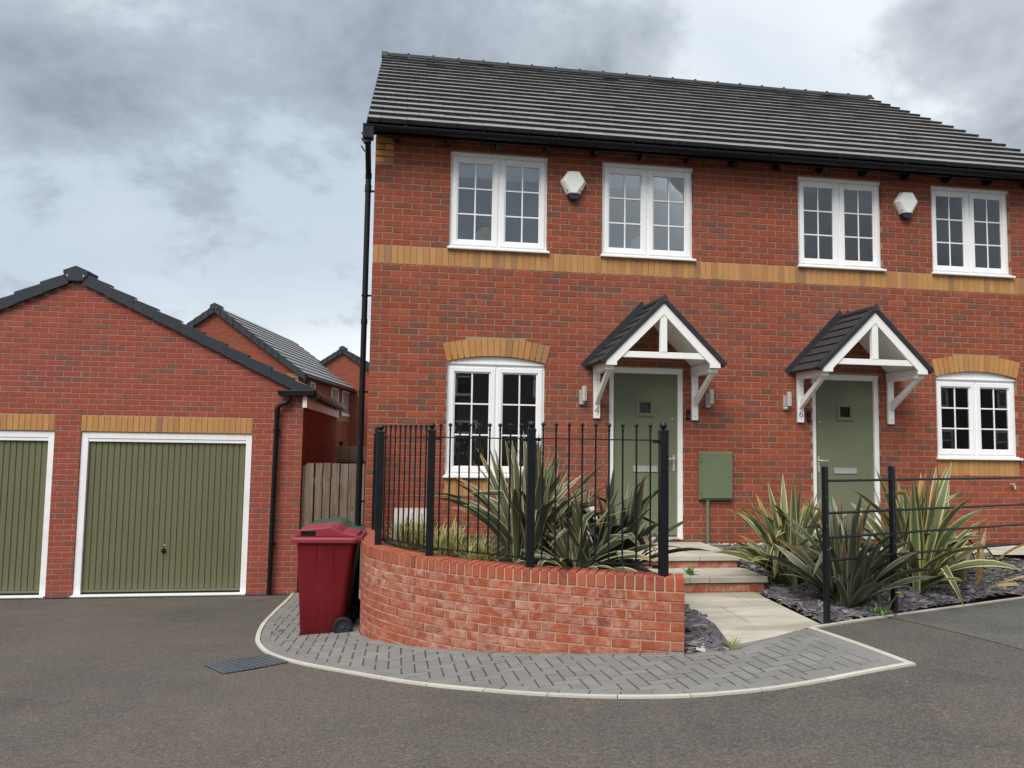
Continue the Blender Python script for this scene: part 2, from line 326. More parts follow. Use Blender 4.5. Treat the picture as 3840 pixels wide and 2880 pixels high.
def brick_mesh(w, h, d, mat, c=.003):
    k = (round(w, 3), round(h, 3), round(d, 3), mat)
    if k not in _bm:
        v, f = brick_geo(w, h, d, c); me = bpy.data.meshes.new('brick'); me.from_pydata(v, [], f); me.update(); me.materials.append(M[mat]); _bm[k] = me
    return _bm[k]
def brick_geo(w, h, d, c=.003):
    a, b = w/2, h/2
    v = [(-a+c, 0, -b+c), (a-c, 0, -b+c), (a-c, 0, b-c), (-a+c, 0, b-c), (-a, c, -b), (a, c, -b), (a, c, b), (-a, c, b), (-a, d, -b), (a, d, -b), (a, d, b), (-a, d, b)]
    f = [(0, 1, 2, 3), (4, 5, 1, 0), (5, 6, 2, 1), (6, 7, 3, 2), (7, 4, 0, 3), (8, 9, 5, 4), (9, 10, 6, 5), (10, 11, 7, 6), (11, 8, 4, 7)]
    return v, f
def lay(parent, bricks, O, U, mat, n_parts=300, depth=.1, name='brick', rest='bricks', jit=.0012, part_test=None):
    """bricks (u0,u1,z0,z1) on a vertical wall through O along U; outward normal is U rotated -90 degrees."""
    U = Vector(U).normalized(); O = Vector(O); B = U.cross(Vector((0, 0, 1))); inward = -B
    rot = Matrix((U, inward, Vector((0, 0, 1)))).transposed()
    items = []
    for (a, b, z0, z1) in bricks:
        c = O+U*((a+b)/2); c.z = (z0+z1)/2; items.append(((c-Vector(CAM)).length, c, b-a, z1-z0))
    items.sort(key=lambda t: t[0]); mb = MB(); k = 0
    for dist, c, w, h in items:
        off = inward*random.uniform(-jit, jit); tl = Matrix.Rotation(random.gauss(0, .004), 3, 'Z')
        if k < n_parts and (part_test is None or part_test(c)):
            o = obj(name, brick_mesh(w, h, depth, mat), parent); o.location = c+off; o.rotation_euler = (rot@tl).to_euler(); k += 1
        else:
            v, f = brick_geo(w, h, depth); T = rot@tl; mb.add([tuple(c+off+T@Vector(p)) for p in v], f, random.random())
    if mb.v: stuff(mb.build(rest, mat, parent, rnd=True))
def courses(u0, u1, ztop, n, first_half, cuts=(), gauge=.075, bl=.215, j=.01, hb=.065):
    out = []
    for k in range(n):
        zt = ztop-k*gauge; zb = zt-hb; zc = (zt+zb)/2; half = (k % 2 == 0) == first_half
        x = u0; iv = []
        if half: iv.append((x, min(x+(bl-j)/2, u1))); x += (bl-j)/2+j
        while x < u1-.02: iv.append((x, min(x+bl, u1))); x += bl+j
        for cu in cuts:
            c0, c1, a0, a1 = cu(zc) if callable(cu) else cu
            if c0 is None or not (a0 <= zc <= a1): continue
            nv = []
            for a, b in iv:
                if b <= c0 or a >= c1: nv.append((a, b)); continue
                if a < c0-.025: nv.append((a, c0))
                if b > c1+.025: nv.append((c1, b))
            iv = nv
        out += [(a, b, zb, zt) for a, b in iv if b-a > .02]
    return out
def wall_sheet(mb, x0, x1, z0, z1, holes, yf, yb, top=None):
    """front mortar sheet with openings and their reveals (world x/z, y is depth)"""
    xs = sorted({x0, x1, *[v for h in holes for v in h[:2] if x0 < v < x1]}); zs = sorted({z0, z1, *[v for h in holes for v in h[2:] if z0 < v < z1]})
    inh = lambda x, z: any(h[0] < x < h[1] and h[2] < z < h[3] for h in holes)
    for i in range(len(xs)-1):
        for k in range(len(zs)-1):
            if not inh((xs[i]+xs[i+1])/2, (zs[k]+zs[k+1])/2):
                mb.add([(xs[i], yf, zs[k]), (xs[i+1], yf, zs[k]), (xs[i+1], yf, zs[k+1]), (xs[i], yf, zs[k+1])], [(0, 1, 2, 3)])
    for h in holes:
        a, b, c, d = max(h[0], x0), min(h[1], x1), max(h[2], z0), min(h[3], z1)
        mb.add([(a, yf, c), (a, yb, c), (a, yb, d), (a, yf, d)], [(0, 1, 2, 3)]); mb.add([(b, yf, c), (b, yb, c), (b, yb, d), (b, yf, d)], [(3, 2, 1, 0)])
        mb.add([(a, yf, d), (b, yf, d), (b, yb, d), (a, yb, d)], [(0, 1, 2, 3)]); mb.add([(a, yf, c), (b, yf, c), (b, yb, c), (a, yb, c)], [(3, 2, 1, 0)])
# ground height
XK = [-30, -8, -3, -1, 0, 2.6, 3.9, 6, 12, 40]; XV = [-.06, -.06, -.06, -.055, 0, .149, .268, .30, .34, .34]
YK = [-60, -12, -8, -5.5, -4, -2, 1, 2.2, 4, 9, 16, 60]; YV = [.46, .455, .43, .40, .33, .165, -.0824, -.145, -.15, -.2, -.55, -.7]
def _pch(K, V):
    K = np.array(K, float); V = np.array(V, float); h = np.diff(K); dl = np.diff(V)/h; m = np.zeros(len(K)); m[0] = dl[0]; m[-1] = dl[-1]
    for i in range(1, len(K)-1): m[i] = 0 if dl[i-1]*dl[i] <= 0 else (h[i-1]+h[i])*3/((2*h[i]+h[i-1])/dl[i-1]+(h[i]+2*h[i-1])/dl[i])
    def f(x):
        x = min(max(x, K[0]), K[-1]); i = min(max(int(np.searchsorted(K, x))-1, 0), len(K)-2); t = (x-K[i])/h[i]
        return float((2*t**3-3*t**2+1)*V[i]+(t**3-2*t**2+t)*h[i]*m[i]+(-2*t**3+3*t**2)*V[i+1]+(t**3-t**2)*h[i]*m[i+1])
    return f
_gx, _gy = _pch(XK, XV), _pch(YK, YV)
def gz(x, y): return -.835+_gx(x)+_gy(y)
def pip(p, poly):
    x, y = p; c = False; n = len(poly)
    for i in range(n):
        (x1, y1), (x2, y2) = poly[i], poly[(i+1) % n]
        if (y1 > y) != (y2 > y) and x < (x2-x1)*(y-y1)/(y2-y1)+x1: c = not c
    return c
def resample(pts, step):
    pts = [Vector((*p[:2], 0)) for p in pts]; cum = [0]
    for a, b in zip(pts, pts[1:]): cum.append(cum[-1]+(b-a).length)
    def at(s):
        s = min(max(s, 0), cum[-1]); i = max(0, min(int(np.searchsorted(cum, s))-1, len(pts)-2)); t = (s-cum[i])/(cum[i+1]-cum[i]); return pts[i].lerp(pts[i+1], t)
    return cum[-1], at
def smooth_curve(pts, n=12):
    out = []; P = [Vector((*p, 0)) for p in pts]; P = [P[0]*2-P[1]]+P+[P[-1]*2-P[-2]]
    for i in range(1, len(P)-2):
        for k in range(n):
            t = k/n; a, b, c, d = P[i-1], P[i], P[i+1], P[i+2]
            out.append(tuple((.5*((2*b)+(c-a)*t+(2*a-5*b+4*c-d)*t*t+(3*b-a-3*c+d)*t**3))[:2]))
    out.append(tuple(P[-2][:2])); return out

# ------------------------------------------------------------------ ground
def axis_pts(lo, hi, dense_lo, dense_hi, step):
    a = list(np.arange(dense_lo, dense_hi+1e-6, step)); x = dense_lo; d = step
    while x > lo: d *= 1.5; x = max(lo, x-d); a.insert(0, x)
    x = dense_hi; d = step
    while x < hi: d *= 1.5; x = min(hi, x+d); a.append(x)
    return a
gxs = axis_pts(-400, 400, -8, 9, .25); gys = axis_pts(-400, 600, -11, 10, .25)
mb = MB(); mb.v = [(x, y, gz(x, y)) for y in gys for x in gxs]; W_ = len(gxs)
mb.f = [(j*W_+i, j*W_+i+1, (j+1)*W_+i+1, (j+1)*W_+i) for j in range(len(gys)-1) for i in range(W_-1)]; mb.r = [0]*len(mb.f)
struct(mb.build('driveway', 'asphalt', smooth=True))
def sheet(name, poly, mat, dz, step=.2, kind='structure', zf=gz):
    """ground-following patch of a polygon (triangulated by bmesh grid cut)"""
    import bmesh
    bm = bmesh.new(); vs = [bm.verts.new((x, y, 0)) for x, y in poly]; bm.faces.new(vs)
    xs = [p[0] for p in poly]; ys = [p[1] for p in poly]
    for ax, lo, hi in ((0, min(xs), max(xs)), (1, min(ys), max(ys))):
        c = lo+step
        while c < hi:
            co = Vector((c, 0, 0)) if ax == 0 else Vector((0, c, 0)); no = Vector((1, 0, 0)) if ax == 0 else Vector((0, 1, 0))
            bmesh.ops.bisect_plane(bm, geom=bm.verts[:]+bm.edges[:]+bm.faces[:], plane_co=co, plane_no=no); c += step
    for v in bm.verts: v.co.z = zf(v.co.x, v.co.y)+dz
    bmesh.ops.recalc_face_normals(bm, faces=bm.faces[:])
    me = bpy.data.meshes.new(name); bm.to_mesh(me); bm.free()
    if me.polygons and me.polygons[0].normal.z < 0: me.flip_normals()
    me.materials.append(M[mat]); o = obj(name, me); o['kind'] = kind; return o
sheet('footpath', [(4.73, -2.56), (4.725, -4.6), (4.75, -8), (5.2, -10), (14, -10), (14, 1.0), (9, -.88), (6.7, -1.78)], 'asphalt_pale', .004)
KERB = smooth_curve([(-1.085, 2.30), (-1.107, .923), (-1.091, -.044), (-1.0, -.9), (-.905, -1.33), (-.752, -1.76), (-.51, -2.186), (-.162, -2.656), (.441, -3.338), (.935, -3.733), (1.471, -4.05), (2.05, -4.265), (2.5, -4.325), (2.952, -4.325), (3.4, -4.29), (3.708, -4.255)])
WALL = smooth_curve([(.015, -.02), (.018, -.55), (.02, -.9), (.047, -1.185), (.11, -1.40), (.258, -1.681), (.46, -1.942), (.708, -2.204), (.991, -2.425), (1.25, -2.61), (1.526, -2.762), (1.823, -2.90), (2.195, -3.07), (2.569, -3.205)])
def offset_curve(pts, d):
    out = []
    for i, p in enumerate(pts):
        a, b = pts[max(i-1, 0)], pts[min(i+1, len(pts)-1)]; t = Vector((b[0]-a[0], b[1]-a[1])).normalized(); out.append((p[0]-t.y*d, p[1]+t.x*d))
    return out
EDGE_IN = (3.735, -2.95)
pav_poly = offset_curve(KERB, .03)+[(3.70, -4.24), EDGE_IN, (2.93, -3.29), (2.63, -3.22)]+WALL[::-1]+[(-.02, 2.3)]
bed_o = sheet('block_paving', pav_poly, 'joint_sand', .0085)
# kerb stones (white concrete edging)
ktot, kat = resample(KERB, .1)
struct_k = MB(); kerb_root = thing('edging_kerb', 'pale concrete edging strip curving round the grey block paving', 'kerb', (0, -3, gz(0, -3)))
def curve_piece(at, s0, s1, w_in, w_out, z0f, z1f, n=4):
    m = MB(); P = []
    for i in range(n+1):
        s = s0+(s1-s0)*i/n; p = at(s); q = at(s+.02)-at(s-.02); t = q.normalized(); nn = Vector((-t.y, t.x, 0)); P.append((p-nn*w_out, p+nn*w_in))
    for a, b in P:
        for p in (a, b): m.v.append((p.x, p.y, z0f(p.x, p.y)))
        for p in (a, b): m.v.append((p.x, p.y, z1f(p.x, p.y)))
    for i in range(n):
        k = i*4; m.f += [(k+2, k+6, k+7, k+3), (k, k+4, k+6, k+2), (k+1, k+3, k+7, k+5)]
    m.f += [(0, 2, 3, 1), (4*n, 4*n+1, 4*n+3, 4*n+2)]; m.r = [0]*len(m.f); return m
s = 0
while s < ktot-.1:
    e2 = min(s+.45, ktot); curve_piece(kat, s+.003, e2-.003, .046, -.004, lambda x, y: gz(x, y)-.05, lambda x, y: gz(x, y)+.014).build('kerb_stone', 'kerb', kerb_root, rnd=False); s = e2
def straight_kerb(a, b, root, w=.05, step=.6, up=.014):
    tot, at = resample([a, b], 1); s = 0
    while s < tot-.05:
        e2 = min(s+step, tot); curve_piece(at, s+.003, e2-.003, w, 0, lambda x, y: gz(x, y)-.05, lambda x, y: gz(x, y)+up, 2).build('kerb_stone', 'kerb', root); s = e2
straight_kerb((3.735, -4.255), (3.79, -2.93), kerb_root)
kerb2 = thing('edging_kerb', 'straight pale concrete edging between tarmac and the slate chip bed', 'kerb', (5, -2.5, gz(5, -2.5)))
straight_kerb((3.79, -2.945), (9.5, -.68), kerb2, .045)
# border stretcher course of pavers, then herringbone inside
border_in = offset_curve(KERB, .155); btot, bat = resample(offset_curve(KERB, .053), .1)
NP = []; BORD = .003
_pm = {}
def paver_obj(cx, cy, ang, w, d, poly_ok=True):
    k = (round(w, 3), round(d, 3))
    if k not in _pm:
        v, f = brick_geo(k[0], k[1], .05, .004); me = bpy.data.meshes.new('paver'); me.from_pydata([(x, z, -y) for x, y, z in v], [], [q[::1] for q in f]); me.update(); me.materials.append(M['paver']); _pm[k] = me
    NP.append((cx, cy, ang, k, BORD))
s = 0
while s < btot-.06:
    e2 = min(s+.2, btot); p = bat((s+e2)/2); t = (bat(e2)-bat(s)).normalized(); nn = Vector((-t.y, t.x, 0)); c = p+nn*.05
    paver_obj(c.x, c.y, math.atan2(t.y, t.x), e2-s-.008, .094); s = e2
inner = [p for p in border_in]+[(3.69, -4.22), (3.72, -3.0), (2.92, -3.36), (2.60, -3.31)]+offset_curve(WALL, -.10)[::-1]+[(-.12, 2.25)]
wtot, wat = resample(offset_curve(WALL, -.004), .1); s = 0
while s < wtot-.06:
    e2 = min(s+.2, wtot); p = wat((s+e2)/2); t = (wat(e2)-wat(s)).normalized(); nn = Vector((t.y, -t.x, 0)); c = p+nn*.05
    paver_obj(c.x, c.y, math.atan2(t.y, t.x), e2-s-.008, .094); s = e2
tot_, at_ = resample([(2.62, -3.305), (2.93, -3.375), (3.63, -3.04)], .1); s = 0
while s < tot_-.06:
    e2 = min(s+.2, tot_); p = at_((s+e2)/2); t = (at_(e2)-at_(s)).normalized(); paver_obj(p.x, p.y, math.atan2(t.y, t.x), e2-s-.008, .094); s = e2
tot_, at_ = resample([(3.632, -4.15), (3.685, -2.99)], .1); s = 0
while s < tot_-.06:
    e2 = min(s+.2, tot_); p = at_((s+e2)/2); t = (at_(e2)-at_(s)).normalized(); paver_obj(p.x, p.y, math.atan2(t.y, t.x), e2-s-.008, .094); s = e2
NBORD = len(NP); BORD = 0.0; U_ = .1
for i in range(-14, 42):
    for k in range(-50, 26):
        m4 = (i-k) % 4
        if m4 == 0: cx_, cy_, w, d = (i+1)*U_, (k+.5)*U_, .2, .1
        elif m4 == 3: cx_, cy_, w, d = (i+.5)*U_, (k+1)*U_, .1, .2
        else: continue
        cx_ += .03; cy_ += .02
        def cors(x, y, w_, d_2): return [(x+a*w_*.49, y+b*d_2*.49) for a in (-1, 1) for b in (-1, 1)]
        pcs = [(cx_, cy_, w, d)]
        if not all(pip(c, pav_poly) for c in cors(cx_, cy_, w, d)): pcs = [(cx_-.05, cy_, .1, .1), (cx_+.05, cy_, .1, .1)] if w > d else [(cx_, cy_-.05, .1, .1), (cx_, cy_+.05, .1, .1)]
        for (x_, y_, w_, d_2) in pcs:
            cs = cors(x_, y_, w_, d_2)
            if any(pip(c, inner) for c in cs) and (len(pcs) == 1 or all(pip(c, pav_poly) for c in cs)): paver_obj(x_, y_, 0, w_-.009, d_2-.009)
nb = NBORD
NP.sort(key=lambda t: (t[0]-CAM[0])**2+(t[1]-CAM[1])**2)
rest = MB()
for i, (cx_, cy_, a, k, bo_) in enumerate(NP):
    ex = (gz(cx_+.05, cy_)-gz(cx_-.05, cy_))/.1; ey = (gz(cx_, cy_+.05)-gz(cx_, cy_-.05))/.1
    nrm = Vector((-ex, -ey, 1)).normalized(); q4 = nrm.to_track_quat('Z', 'Y').to_matrix(); yx = Vector((math.cos(a), math.sin(a), 0)); yx = (yx-nrm*yx.dot(nrm)).normalized()
    Mx = Matrix((yx, nrm.cross(yx), nrm)).transposed()@Matrix.Rotation(random.gauss(0, .006), 3, 'X')@Matrix.Rotation(random.gauss(0, .006), 3, 'Y')
    loc = Vector((cx_, cy_, gz(cx_, cy_)+.011+bo_+random.uniform(-.0015, .0015)))
    if i < 300:
        o = obj('paver', _pm[k], bed_o); o.location = loc; o.rotation_euler = Mx.to_euler()
    else:
        me = _pm[k]; rest.add([tuple(loc+Mx@v.co) for v in me.vertices], [tuple(p.vertices) for p in me.polygons], random.random())
if rest.v: stuff(rest.build('pavers', 'paver', bed_o, rnd=True))

# ------------------------------------------------------------------ semi-detached house
HX0, HX1, HY1 = 0.0, 9.3, 8.6
house = thing('brick_house', 'two storey red brick semi-detached pair with dark tiled roof and yellow brick band', 'house', (4.65, 0, 0))
UW = [(.893, 2.088), (2.772, 3.955), (5.372, 6.552), (7.268, 8.436)]
GW = [(.902, 2.085, .735), (7.272, 8.460, 1.02)]
DO = [(2.878, 3.828, 2.098), (5.533, 6.472, 2.085)]
holes = [(a, b, 3.452, 4.648) for a, b in UW]+[(a, b, zb, 2.178) for a, b, zb in GW]+[(a, b, -.03, t) for a, b, t in DO]
core = MB(); wall_sheet(core, HX0+.004, HX1-.004, -1.3, 4.93, holes, .0045, .13)
# side and back walls, gables
core.add([(.006, .007, -1.3), (.006, HY1, -1.3), (.006, HY1, 4.93), (.006, 4.3, 7.75), (.006, .007, 4.93)], [(0, 4, 3, 2, 1)])
core.add([(HX1-.006, .007, -1.3), (HX1-.006, HY1, -1.3), (HX1-.006, HY1, 4.93), (HX1-.006, 4.3, 7.75), (HX1-.006, .007, 4.93)], [(0, 1, 2, 3, 4)])
core.add([(0, HY1, -1.3), (HX1, HY1, -1.3), (HX1, HY1, 4.93), (0, HY1, 4.93)], [(3, 2, 1, 0)])
wall = core.build('wall', 'mortar', house)
ARC_R = 2.29
def arch_cut(a, b):
    cx = (a+b)/2; hw = (b-a)/2
    def f(zc):
        if not 2.10 <= zc <= 2.41: return (None, None, 0, 0)
        rr = (ARC_R+.215)**2-(zc+.112)**2
        if rr <= 0: return (None, None, 0, 0)
        h = min(math.sqrt(rr), hw+.005+.19*(zc-2.1))-.012
        return (cx-h, cx+h, 2.0, 2.42)
    return f
cuts = list(holes)+[(a, b, zb-.218, zb) for a, b, zb in GW]+[arch_cut(a, b) for a, b, _ in GW]
low = courses(HX0, HX1, 3.225, 60, True, cuts)
up = courses(HX0, HX1, 3.45+.075*20, 20, True, cuts+[(0, .22, 4.44, 4.80)])
lay(wall, low+up, (0, 0, 0), (1, 0, 0), 'red_brick', 300, part_test=lambda c: .0 < c.x < 8.6 and c.z > -.02 and not (c.x < 2.5 and c.z < .1))
# left flank bricks (seen only from further left)
side = courses(0, HY1, 3.225, 60, False)+courses(0, HY1, 3.45+.075*20, 20, False)
U_side = (0, -1, 0)
lay(wall, [(a-HY1, b-HY1, c, d) for a, b, c, d in side], (0, 0, 0), U_side, 'red_brick', 0, rest='flank_bricks') if False else None
mbs = MB()
for a, b, z0, z1 in side:
    mbs.box(-.0005, .05, max(a, .104), b, z0, z1, random.random()) if b > .12 else None
gsl = (7.75-4.93)/4.3
for a, b, z0, z1 in courses(0, HY1, 3.45+.075*58, 38, False, [lambda zc: (-9, (zc-4.93)/gsl+.02, 4.9, 99), lambda zc: (HY1-(zc-4.93)/gsl-.02, 99, 4.9, 99)]): mbs.box(-.0005, .05, a, b, z0, z1, random.random())
stuff(mbs.build('flank_bricks', 'red_brick', wall, rnd=True))
mbs = MB()
for i in range(2, int(HY1/.075)): mbs.box(-.002, .05, i*.075, i*.075+.065, 3.235, 3.4495, random.random())
stuff(mbs.build('flank_soldiers', 'yellow_brick', wall, rnd=True))
# yellow soldier band, corbel, sills
sold = [(i*.075+.001, i*.075+.066, 3.235, 3.4495) for i in range(int(HX1/.075))]
lay(wall, sold, (0, -.0015, 0), (1, 0, 0), 'yellow_brick', 300, name='soldier_brick', rest='soldier_bricks')
for a, b, zb in GW:
    n = 16; w = (b-a+.004)/n
    lay(wall, [(a+i*w+.002, a+(i+1)*w-.007, zb-.212, zb-.003) for i in range(n)], (0, -.0015, 0), (1, 0, 0), 'yellow_brick', 300, name='soldier_brick')
for k in range(4):
    zt = 4.515+k*.075; dy = -.012*k
    if k % 2 == 0: lay(wall, [(0, .1025, zt-.065, zt), (.1125, .215, zt-.065, zt)], (0, dy-.002, 0), (1, 0, 0), 'yellow_brick', 9, name='corbel_brick', depth=.16)
    else: lay(wall, [(0, .215, zt-.065, zt)], (0, dy-.002, 0), (1, 0, 0), 'yellow_brick', 9, name='corbel_brick', depth=.16)
for a, b, zb in GW:      # segmental arches
    cx = (a+b)/2; z0 = 2.178-ARC_R; hw = (b-a)/2+.004; A = math.asin(hw/ARC_R); n = 17
    for i in range(n):
        t0 = -A+2*A*i/n+.0022; t1 = -A+2*A*(i+1)/n-.0022; ri, ro = ARC_R+.002, ARC_R+.216
        poly = [(cx+ri*math.sin(t0), z0+ri*math.cos(t0)), (cx+ri*math.sin(t1), z0+ri*math.cos(t1)), (cx+ro*math.sin(t1), z0+ro*math.cos(t1)), (cx+ro*math.sin(t0), z0+ro*math.cos(t0))]
        MB().prism(poly, 'y', -.004+random.uniform(-.001, .001), .1).build('arch_brick', 'yellow_brick', wall)
# windows
def frame_boxes(m, x0, x1, z0, z1, w, y0, y1, wt=None, wb=None):
    wt = wt or w; wb = wb or w
    m.box(x0, x0+w, y0, y1, z0, z1); m.box(x1-w, x1, y0, y1, z0, z1); m.box(x0+w, x1-w, y0, y1, z1-wt, z1); m.box(x0+w, x1-w, y0, y1, z0, z0+wb)
def window(x0, x1, z0, z1, blind=False, arch=False, ajar=None, yb=.045):
    cx = (x0+x1)/2; m = MB(); zs = z0+.032
    frame_boxes(m, x0+.002, x1-.002, zs, z1, .038, yb, yb+.06, .055, .035); m.box(cx-.018, cx+.018, yb+.001, yb+.058, zs+.035, z1-.055)
    fr = m.build('window', 'white_upvc', house, bevel=.004)
    if not arch: MB().box(x0-.004, x1+.004, yb-.022, yb+.02, z1-.022, z1+.003).box(x0+.0, x1-.0, yb-.012, yb+.02, z1-.04, z1-.022).build('head_trim', 'white_upvc', fr, bevel=.003)
    MB().box(x0-.022, x1+.022, -.045, yb+.02, z0-.008, z0+.018).box(x0-.0, x1+.0, -.005, yb+.02, z0+.018, z0+.034).build('sill', 'white_upvc', fr, bevel=.005)
    for s_ in (0, 1):
        a = x0+.034 if s_ == 0 else cx+.014; b = cx-.014 if s_ == 0 else x1-.034; c, d = zs+.028, z1-.048
        sash = MB(); dy = yb-.016; frame_boxes(sash, a, b, c, d, .054, dy, dy+.05); frame_boxes(sash, a+.054, b-.054, c+.054, d-.054, .016, dy+.014, dy+.045)
        so = sash.build('sash', 'white_upvc', fr, bevel=.004)
        ga, gb, gc, gd = a+.068, b-.068, c+.068, d-.068; yg = dy+.03
        MB().box(ga, gb, yg, yg+.004, gc, gd).build('pane', 'window_glass', fr)
        bars = MB(); bx = (ga+gb)/2; bars.box(bx-.009, bx+.009, yg-.009, yg-.001, gc, gd)
        for r_ in (1, 2): zc = gc+(gd-gc)*r_/3; bars.box(ga, gb, yg-.0095, yg-.0005, zc-.009, zc+.009)
        bars.build('glazing_bar', 'white_upvc', fr, bevel=.003)
        MB().lathe([(0, 0), (.004, 0), (.004, .002), (0, .002)], (ga+.03, yg+.002, gd-.03), 8, 'y').build('hinge_spot', 'drain_grey', fr)
    # reveal and room behind
    y0r, y1r = .112, 1.7; rm = MB(); X0, X1, Z0, Z1 = x0-.25, x1+.25, z0-.35, z1+.12
    rm.add([(X0, y0r, Z0), (X1, y0r, Z0), (X1, y1r, Z0), (X0, y1r, Z0), (X0, y0r, Z1), (X1, y0r, Z1), (X1, y1r, Z1), (X0, y1r, Z1)], [(0, 1, 2, 3), (7, 6, 5, 4), (3, 2, 6, 7), (0, 3, 7, 4), (1, 5, 6, 2)])
    rm.add([(X0, y0r, Z0), (x0, y0r, Z0), (x0, y0r, Z1), (X0, y0r, Z1), (x1, y0r, Z0), (X1, y0r, Z0), (X1, y0r, Z1), (x1, y0r, Z1), (x0, y0r, z0), (x1, y0r, z0), (x0, y0r, z1), (x1, y0r, z1)], [(0, 3, 2, 1), (4, 7, 6, 5), (1, 8, 9, 4), (10, 2, 7, 11)])
    rm.box(x0, x1, y0r+.001, y0r+.16, z0+.0, z0+.022)
    rm.build('room', 'room_wall', fr)
    if blind: MB().box(x0+.06, x1-.06, .15, .156, z1-.26, z1-.02).build('blind', 'blind', fr)
    if arch:
        z0a = 2.178-ARC_R; n = 20; hw = (x1-x0)/2; p = [(cx+hw-2*hw*i/n, z0a+math.sqrt(ARC_R**2-(hw-2*hw*i/n)**2)-.002) for i in range(n+1)]
        poly = [(x0+.002, z1-.004), (x1-.002, z1-.004)]+p; MB().prism(poly, 'y', yb-.006, yb+.03).build('arch_panel', 'white_upvc', fr)
        MB().box(x0+.001, x1-.001, yb-.022, yb+.02, z1-.012, z1+.014).build('head_trim', 'white_upvc', fr, bevel=.003)
    return fr
for i, (a, b) in enumerate(UW): window(a, b, 3.455, 4.645, True)
window(GW[0][0], GW[0][1], .742, 2.088, False, True); window(GW[1][0], GW[1][1], 1.027, 2.075, False, True)
# doors
def door(x0, x1, zt, handle_right, number):
    m = MB(); frame_boxes(m, x0+.002, x1-.002, .0, zt-.002, .062, .03, .1, .07, .035); m.box(x0+.0, x1-.0, .018, .05, zt-.03, zt-.0)
    d = m.build('door', 'white_upvc', house, bevel=.004)
    a, b, c, t = x0+.061, x1-.061, .05, zt-.071
    lm = MB(); gx0 = (a+b)/2-.12+(-.006 if handle_right else .012); gx1 = gx0+.24; g0, g1 = 1.492, 1.722
    gi = (gx0+.045, gx1-.045, g0+.045, g1-.045); wall_sheet(lm, a, b, c, t, [gi], .062, .105); lm.add([(a, .105, c), (b, .105, c), (b, .105, t), (a, .105, t)], [(3, 2, 1, 0)])
    lm.f.pop(); lm.r.pop(); leaf = lm.build('leaf', 'door_green', d)
    gf = MB(); frame_boxes(gf, gx0, gx1, g0, g1, .05, .050, .064); frame_boxes(gf, gx0+.012, gx1-.012, g0+.012, g1-.012, .02, .042, .052); gf.build('glass_surround', 'door_green', d, bevel=.004)
    MB().box(gx0+.045, gx1-.045, .075, .08, g0+.045, g1-.045).build('pane', 'window_glass', d)
    MB().box(gx0+.03, gx1-.03, .10, .104, g0+.03, g1-.03).build('obscured_glass', 'grey_pane' if handle_right else 'far_glass', d)
    lx = (a+b)/2-.154+(0 if handle_right else .004); lb = MB(); frame_boxes(lb, lx, lx+.308, .823, .893, .009, .048, .064); lb.box(lx+.01, lx+.298, .053, .063, .832, .884); lb.build('letter_plate', 'steel', d, bevel=.003)
    hx = b-.048 if handle_right else a+.048; s_ = -1 if handle_right else 1
    h = MB(); h.box(hx-.014, hx+.014, .052, .063, .83, 1.035); h.tube([(hx, .056, .985), (hx, .012, .985), (hx+s_*.015, .008, .985), (hx+s_*.115, .012, .982)], .008, 8); h.lathe([(0, -.008), (.011, -.006), (.012, 0), (.012, .01)], (hx, .05, .89), 12, 'y'); h.lathe([(0, -.006), (.01, -.004), (.011, .008)], (hx, .05, .852), 12, 'y')
    h.build('handle', 'steel', d, bevel=.002)
    MB().lathe([(0, -.002), (.010, 0), (.011, .006), (.011, .012)], (hx-.02*(1 if handle_right else -1), .054, 1.477), 12, 'y').build('night_latch', 'steel', d)
    th = MB(); th.box(x0+.06, x1-.06, -.012, .1, .0, .012).box(x0+.06, x1-.06, .005, .1, .012, .026).box(x0+.06, x1-.06, .02, .1, .026, .036); th.build('threshold', 'steel', d, bevel=.002)
    gr = MB(); gr.box(a+.06, b-.06, .0595, .063, t-.11, t-.108).box(a+.06, b-.06, .0595, .063, .32, .322); gr.build('leaf_moulding', 'door_green', d)
    return d
door(*DO[0][:2], DO[0][2], True, '4'); door(*DO[1][:2], DO[1][2], False, '6')
# roof
EY, EZ, RY, RZ = -.275, 4.815, 4.3, 7.97; RX0, RX1 = -.09, 9.36
sl = Vector((0, RY-EY, RZ-EZ)); SL = sl.length; sl.normalize(); sn = Vector((0, -sl.z, sl.y)); NC = 17; GA = (SL-.10)/NC
deck = MB(); e0 = Vector((0, EY, EZ))-sn*.03; rr0 = Vector((0, RY, RZ))-sn*.03; by = 2*RY-EY
deck.add([(RX0+.02, e0.y, e0.z), (RX1-.02, e0.y, e0.z), (RX1-.02, rr0.y, rr0.z), (RX0+.02, rr0.y, rr0.z), (RX1-.02, by, e0.z), (RX0+.02, by, e0.z)], [(0, 1, 2, 3), (3, 2, 4, 5)])
deck.add([(RX0+.02, e0.y, e0.z-.09), (RX1-.02, e0.y, e0.z-.09), (RX1-.02, rr0.y, rr0.z-.09), (RX0+.02, rr0.y, rr0.z-.09)], [(3, 2, 1, 0)])
roof = deck.build('roof', 'roof_edge', house)
TW, TT = .30, .050
def tile_geo(w, ln, th):
    b = .005; return ([(-w/2, 0, 0), (w/2, 0, 0), (w/2, ln, -.035), (-w/2, ln, -.035), (-w/2, b, th), (w/2, b, th), (w/2, ln, th-.044), (-w/2, ln, th-.044)], [(3, 2, 1, 0), (4, 5, 6, 7), (0, 1, 5, 4), (1, 2, 6, 5), (3, 0, 4, 7)])
_tm = {}; TMI = [1, 0, 1, 1, 1]  # all faces but the top take the painted edge shade
